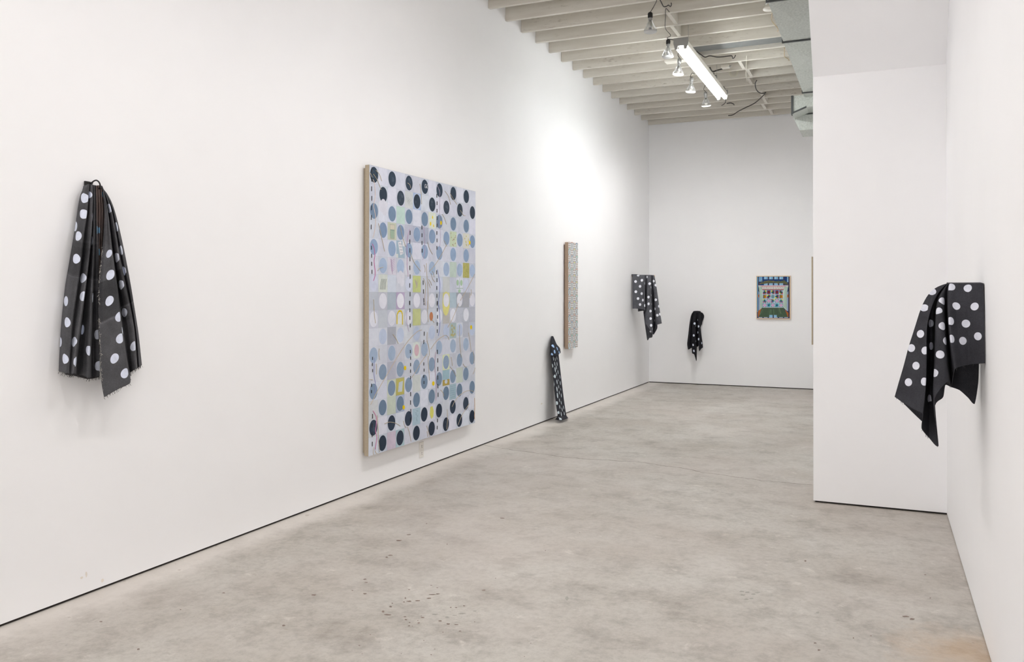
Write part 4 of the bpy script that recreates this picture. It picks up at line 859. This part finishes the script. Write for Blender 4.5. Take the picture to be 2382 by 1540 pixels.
# ------------------------------------------------------------------ ceiling: tube lights
TILT = math.radians(0)
def fixture(x, y0, y1, z, mat, label, wires=True):
    t = empty('tube_light', (x, (y0+y1)/2, z), label, 'ceiling light', 'twin tube lights')
    w = .062
    MB().bbox((x-w, y0, z), (x+w, y1, z+.055), .004).build('housing', M['enamel'], t)
    for y in (y0, y1):
        s = 1 if y == y0 else -1
        MB().prism([(x-w-.012, y, z+.075), (x+w+.012, y, z+.075), (x+w+.012, y, z+.02), (x+w+.004, y, z-.005), (x+w-.006, y, z-.04), (x+.040, y, z-.04), (x+.032, y, z-.004), (x-.028, y, z-.004), (x-.038, y, z-.04), (x-w+.002, y, z-.04), (x-w-.004, y, z-.005), (x-w-.012, y, z+.02)], (0, -.008*s, 0)).build('end_plate', M['steel'], t)
    for dx in (-.036, .036):
        MB().tube([(x+dx, y0+.02, z-.023), (x+dx, y1-.02, z-.023)], .019, 14).build('tube', mat, t, True)
        for y in (y0+.009, y1-.023): MB().bbox((x+dx-.014, y, z-.034), (x+dx+.014, y+.014, z), .002).build('lampholder', M['enamel'], t)
    t.rotation_euler.y = TILT
    for y in (y0+.35, y1-.35):
        MB().tube([(x+.0, y, z+.02), (x, y, ZC+.01)], .0022, 6).build('hanger', M['steel'], t).matrix_parent_inverse = (Matrix.Translation(t.location) @ Matrix.Rotation(TILT, 4, 'Y')).inverted()
    return t
FZ = 3.93
fa = W(1588, 112, 2, FZ-.03); fb = W(1676, 230, 2, FZ-.03); fxx = (fa[0]+fb[0])/2
fixture(fxx, fa[1], fb[1], FZ, M['cool'], 'twin tube light hanging below the joists beside the bulbs')
for k in range(1, 4):  # fixtures added out of view to brighten the near room
    y1 = 6.6-(k-1)*3.1
    fixture(fxx, y1-2.45-.3, y1-.3, FZ, M['warm'], ['', 'added unseen twin tube light, level with the large canvas', 'added unseen twin tube light above the gathered cloth', 'added unseen twin tube light nearest the entrance'][k])

# ------------------------------------------------------------------ ceiling: clear flood bulbs on cords
def bulb(px, py, z, label, cord, dk, tilt, lit=0.0, at=None):
    base = W(px, py, 2, z) if at is None else np.array(at, float)       # centre of the lens
    t = empty('flood_bulb', base, label, 'light bulb', 'clear flood bulbs')
    a, b = tilt; Rm = np.array(Matrix.Rotation(a, 3, 'X') @ Matrix.Rotation(b, 3, 'Y'))
    MB().lathe([(.010, .006), (.045, .004), (.060, .012), (.062, .024)][::-1][::-1], base, 28, Rm).build('lens', M['litlens'] if lit else M['lens'], t, True)
    MB().lathe([(.062, .024), (.057, .04), (.040, .074), (.026, .1), (.020, .116), (.019, .125)], base, 28, Rm).build('glass_cone', M['glass'], t, True)
    MB().lathe([(.012, .03), (.017, .06), (.014, .095), (.008, .12)], base, 14, Rm).build('reflector', M['reflector'], t, True)
    MB().lathe([(.0185, .122), (.0195, .128), (.0175, .133), (.0195, .138), (.0175, .143), (.0185, .148)], base, 18, Rm).build('screw_collar', M['steel'], t, True)
    MB().lathe([(.021, .145), (.023, .152), (.023, .185), (.017, .195), (.008, .2)], base, 18, Rm).build('socket', dk, t, True)
    top = base+Rm@np.array([0, 0, .198])
    pts = [top]+[W(x, y, 2, zz) for x, y, zz in cord] if at is None else [top, top+np.array([.01, .02, .03])]
    e = pts[-1].copy(); e[1] = min(JY, key=lambda j: abs(j+.02-e[1]))+.02; e[2] = ZC+.004; pts.append(e)
    MB().tube(spline(pts, 8), .0035, 7).build('cord', M['cable'], t, True)
    if lit:
        ld_ = bpy.data.lights.new('flood_light', 'SPOT'); ld_.energy = FLOOD[1]*lit; ld_.color = FLOOD[0]; ld_.spot_size = math.radians(158); ld_.spot_blend = 1.0; ld_.shadow_soft_size = .045
        lo_ = bpy.data.objects.new('flood_light', ld_); COL.objects.link(lo_); lo_.parent = t; lo_.location = (0, 0, -.012); lo_.rotation_euler = (a, b, 0)
    return t
BL = 3.93
bulb(1513, 78, BL-.03, 'clear flood bulb with black socket, first of the row, away from the tube light', [(1518, 20, 4.19), (1527, 3, 4.21), (1530, -12, 4.22)], M['black'], (.05, .0))
bulb(1553, 136, BL, 'clear flood bulb on a looped black cord before the end of the tube light', [(1552, 88, 4.17), (1560, 82, 4.19), (1548, 66, 4.21), (1548, 40, 4.215), (1549, 20, 4.22)], M['black'], (.05, .05))
bulb(1577, 177, BL, 'clear flood bulb beside the lit tubes, third of the row', [(1577, 128, 4.17), (1580, 118, 4.215)], M['steel'], (.1, .12), .7)
bulb(1606, 217, BL, 'clear flood bulb beside the lit tubes, fourth of the row', [(1606, 178, 4.17), (1610, 170, 4.21)], M['steel'], (.12, .12), .75)
bulb(1643, 249, BL, 'clear flood bulb at the far end of the row beside the lit tubes', [(1644, 215, 4.17), (1637, 208, 4.2), (1640, 198, 4.215)], M['steel'], (.3, .0), 1.6)
for y_, l_ in ((6.2, 'added unseen flood bulb, lit, level with the far side of the large canvas'), (4.9, 'added unseen flood bulb, lit, level with the near side of the large canvas'), (3.3, 'added unseen flood bulb, lit, level with the gathered cloth'), (1.4, 'added unseen flood bulb, lit, above the entrance half of the room'), (-.8, 'added unseen flood bulb, lit, nearest the added window')):
    bulb(0, 0, 0, l_, [], M['black'], (0, 0), 1.15, (-1.62, y_, BL))  # bulbs added out of view to brighten the walls
# ---- loose cables
c8 = lambda x, y: (1450+x/4.967, y/4.967)
def cable(pts, label, mat='cable', r=.005, z=ZC-.006, name='cable'):
    q = [W(*c8(p[0], p[1]), 2, p[2] if len(p) > 2 else z) for p in pts]
    o = MB().tube(spline(q, 8), r, 7).build(name, M[mat], None, True); return tag(o, label, 'cable')
cable([(425, 0), (440, 30), (465, 75), (500, 72), (520, 60), (545, 75), (556, 50), (552, 35)], 'black cable kinked below the joists by the first bulb')
cable([(1540, 930), (1523, 975), (1540, 1040), (1580, 1075), (1620, 1078), (1645, 1070), (1600, 1120), (1520, 1190), (1420, 1240), (1330, 1285), (1270, 1325), (1212, 1335)], 'long dark cable drooping diagonally across the far joists', r=.007, z=ZC-.05)
cable([(845, 592), (900, 635), (945, 660), (1000, 645), (1080, 658), (1160, 655), (1250, 645), (1262, 672), (1280, 668), (1295, 640)], 'dark cable looping out from behind the tube light', r=.006)
cable([(520, 452), (590, 462), (650, 480), (690, 498), (680, 510)], 'dark cable running from the black socket to the tube light end')
cable([(1722, 150), (1712, 190), (1715, 235), (1745, 280), (1780, 320), (1790, 345), (1778, 362)], 'tan cable hanging from the joists beside the duct, nearer the partition top', 'tancable', .0045)
cable([(1862, 555), (1860, 640), (1875, 665), (1905, 680), (1915, 700)], 'tan cable beside the duct, shorter and beyond the duct seam', 'tancable', .0045)
cable([(1425, 640), (1420, 740), (1418, 820), (1420, 900), (1430, 940)], 'cream cable along the blocking between joists', 'whitecable', .0045)
cable([(1000, 780), (1030, 825), (1090, 810), (1130, 800), (1150, 798)], 'bundle of dark wires tied beside the junction box', r=.008)
cable([(1045, 840), (1050, 880), (1065, 905), (1080, 895), (1075, 875), (1060, 872)], 'short curled dark wire under the tube light side')
cable([(1160, 1000), (1180, 1050), (1182, 1170), (1165, 1200), (1135, 1220)], 'thin dark cable dropping past the far end of the tube light', r=.005)
cable([(1195, 1195), (1240, 1190), (1270, 1200), (1280, 1212)], 'short black cable stub on the joist beyond the tube light', r=.007)
# coil of cream cable
p_ = W(*c8(1275, 838), 2, ZC+.04); yj = min(j for j in JY if j > p_[1]); cc = W(*c8(1275, 838), 1, yj-.016)
mb = MB()
for k in range(4):
    rad = .038+.007*k; mb.tube([cc+np.array([rad*math.cos(a), -.004*k, rad*math.sin(a)+.003*math.sin(3*a+k)]) for a in np.linspace(0, 2*math.pi, 30)], .0032, 6)
tag(mb.build('cable_coil', M['whitecable'], None, True), 'round coil of cream cable hung on the side of a joist', 'cable')
# junction box
jc = W(*c8(1185, 755), 2, ZC+.005)
jb = empty('junction_box', jc, 'pale metal junction box under the joists beside the coil', 'junction box')
MB().bbox(jc+np.array([-.05, -.05, -.035]), jc+np.array([.04, .04, -.005]), .003).build('box', M['enamel'], jb)
MB().tube([jc+np.array([.04, -.01, -.02]), jc+np.array([.065, -.01, -.02])], .01, 10).build('connector', M['steel'], jb)
# small porcelain lampholder by the duct
lc_ = W(*c8(1690, 112), 2, ZC-.06)
lh_ = empty('porcelain_socket', lc_, 'small white porcelain lamp socket on a joist beside the duct', 'lamp socket')
MB().lathe([(.06, 0), (.062, .012), (.045, .03), (.035, .05)], lc_, 20).build('socket_base', M['enamel'], lh_, True)
MB().lathe([(.036, .05), (.038, .075), (.024, .082), (.01, .085)], lc_, 16).build('socket_cap', M['steel'], lh_, True)
# white plate standing in for tube glow on blocking behind the second bulb
x0, bi = bay(1545, 128)
pl = W(1530, 118, 2, ZC-.004)
tag(MB().bbox((pl[0]-.02, JY[bi]+.0, ZC-.03), (pl[0]+.34, JY[bi]+.12, ZC-.001), .004).build('glow_plate', M['enamel'], None), 'white plate standing in for tube glow on blocking behind the bulb cords', 'plate')

# ------------------------------------------------------------------ ceiling: galvanised duct beside the partition
ZD = 3.86
dxl = W(1822, 97, 2, ZD)[0]; dxr = XP-.012
y_s1 = W(1822, 97, 2, ZD)[1]; y_end = W(1865, 215, 2, ZD)[1]
duct = empty('air_duct', (dxl, y_s1, ZD), 'galvanised rectangular air duct with creased panels beside the partition', 'duct')
def panel(y0, y1):
    mb = MB(); xm = (dxl+dxr)/2; ym = (y0+y1)/2; dp = .03
    v = [(dxl, y0, ZD), (dxr, y0, ZD), (dxr, y1, ZD), (dxl, y1, ZD), (xm, ym, ZD-dp), (dxl, y0, ZC-.004), (dxr, y0, ZC-.004), (dxr, y1, ZC-.004), (dxl, y1, ZC-.004)]
    mb.add(v, [(1, 0, 4), (2, 1, 4), (3, 2, 4), (0, 3, 4), (0, 1, 6, 5), (1, 2, 7, 6), (2, 3, 8, 7), (3, 0, 5, 8), (5, 6, 7, 8)])
    return mb.build('duct_panel', M['duct'], duct)
for y0, y1 in ((y_s1-2.44, y_s1-1.22), (y_s1-1.22, y_s1), (y_s1, (y_s1+y_end)/2+.05), ((y_s1+y_end)/2+.05, y_end)): panel(y0+.002, y1-.002)
for y in (y_s1-1.22, y_s1, y_end):
    MB().box((dxl-.012, y-.012, ZD-.014), (dxr, y+.012, ZD+.004)).box((dxl-.012, y-.012, ZD+.004), (dxl, y+.012, ZC-.006)).build('seam_flange', M['ductdark'], duct)
# plenum at the far end: an offset box stepping down towards the end wall
ya = y_end+.01; yb = 12.9
pa = [W(x, y, 1, ya+.25) for x, y in ((1842, 223), (1863, 220), (1876, 249), (1842, 264))]
xl = pa[0][0]
zb = pa[3][2]; zb2 = pa[2][2]
xi = pa[2][0]
zt_ = pa[0][2]; poly = [(xl, ya+.25, zt_), (dxr, ya+.25, zt_), (dxr, ya+.25, zb2), (xi, ya+.25, zb2), (xl, ya+.25, zb)]
MB().prism(poly, (0, .9, 0)).build('plenum', M['duct'], duct)
q = [W(x, y, 1, ya+.62) for x, y in ((1842, 267), (1860, 303), (1892, 301), (1892, 255))]
MB().prism([(q[0][0], ya+.62, q[0][2]), (q[1][0], ya+.62, q[1][2]), (dxr, ya+.62, q[1][2]), (dxr, ya+.62, q[3][2]+.1), (q[0][0], ya+.62, q[3][2]+.1)], (0, .5, 0)).build('plenum_drop', M['duct'], duct)
MB().box((dxl, y_end, ZD), (dxr, ya+.25, ZC-.004)).build('transition', M['duct'], duct)
MB().box((xl-.008, ya+.238, zb-.01), (xl+.018, ya+.25, zt_)).build('corner_flange', M['ductdark'], duct)
fl = np.array([xi-xl, 0, zb2-zb]); MB().prism([(xl, ya+.24, zb-.008), (xi, ya+.24, zb2-.008), (xi, ya+.24, zb2+.012), (xl, ya+.24, zb+.012)], (0, .012, 0)).build('bottom_flange', M['ductdark'], duct)
MB().box((q[0][0]-.004, ya+.61, q[0][2]-.012), (dxr, ya+.622, q[0][2]+.006)).build('seam_flange', M['ductdark'], duct)
# sheet metal lining one joist bay
sx0, bi = bay(1720, 96, ZC+.02)
tag(MB().box((W(1600, 108, 2, ZC+.06)[0], JY[bi]+.06, ZC+.03), (dxl+.1, JY[bi]+.35, ZC+.05)).build('sheet_metal_liner', M['liner'], None), 'grey sheet metal lining one joist bay beside the duct', 'sheet metal')
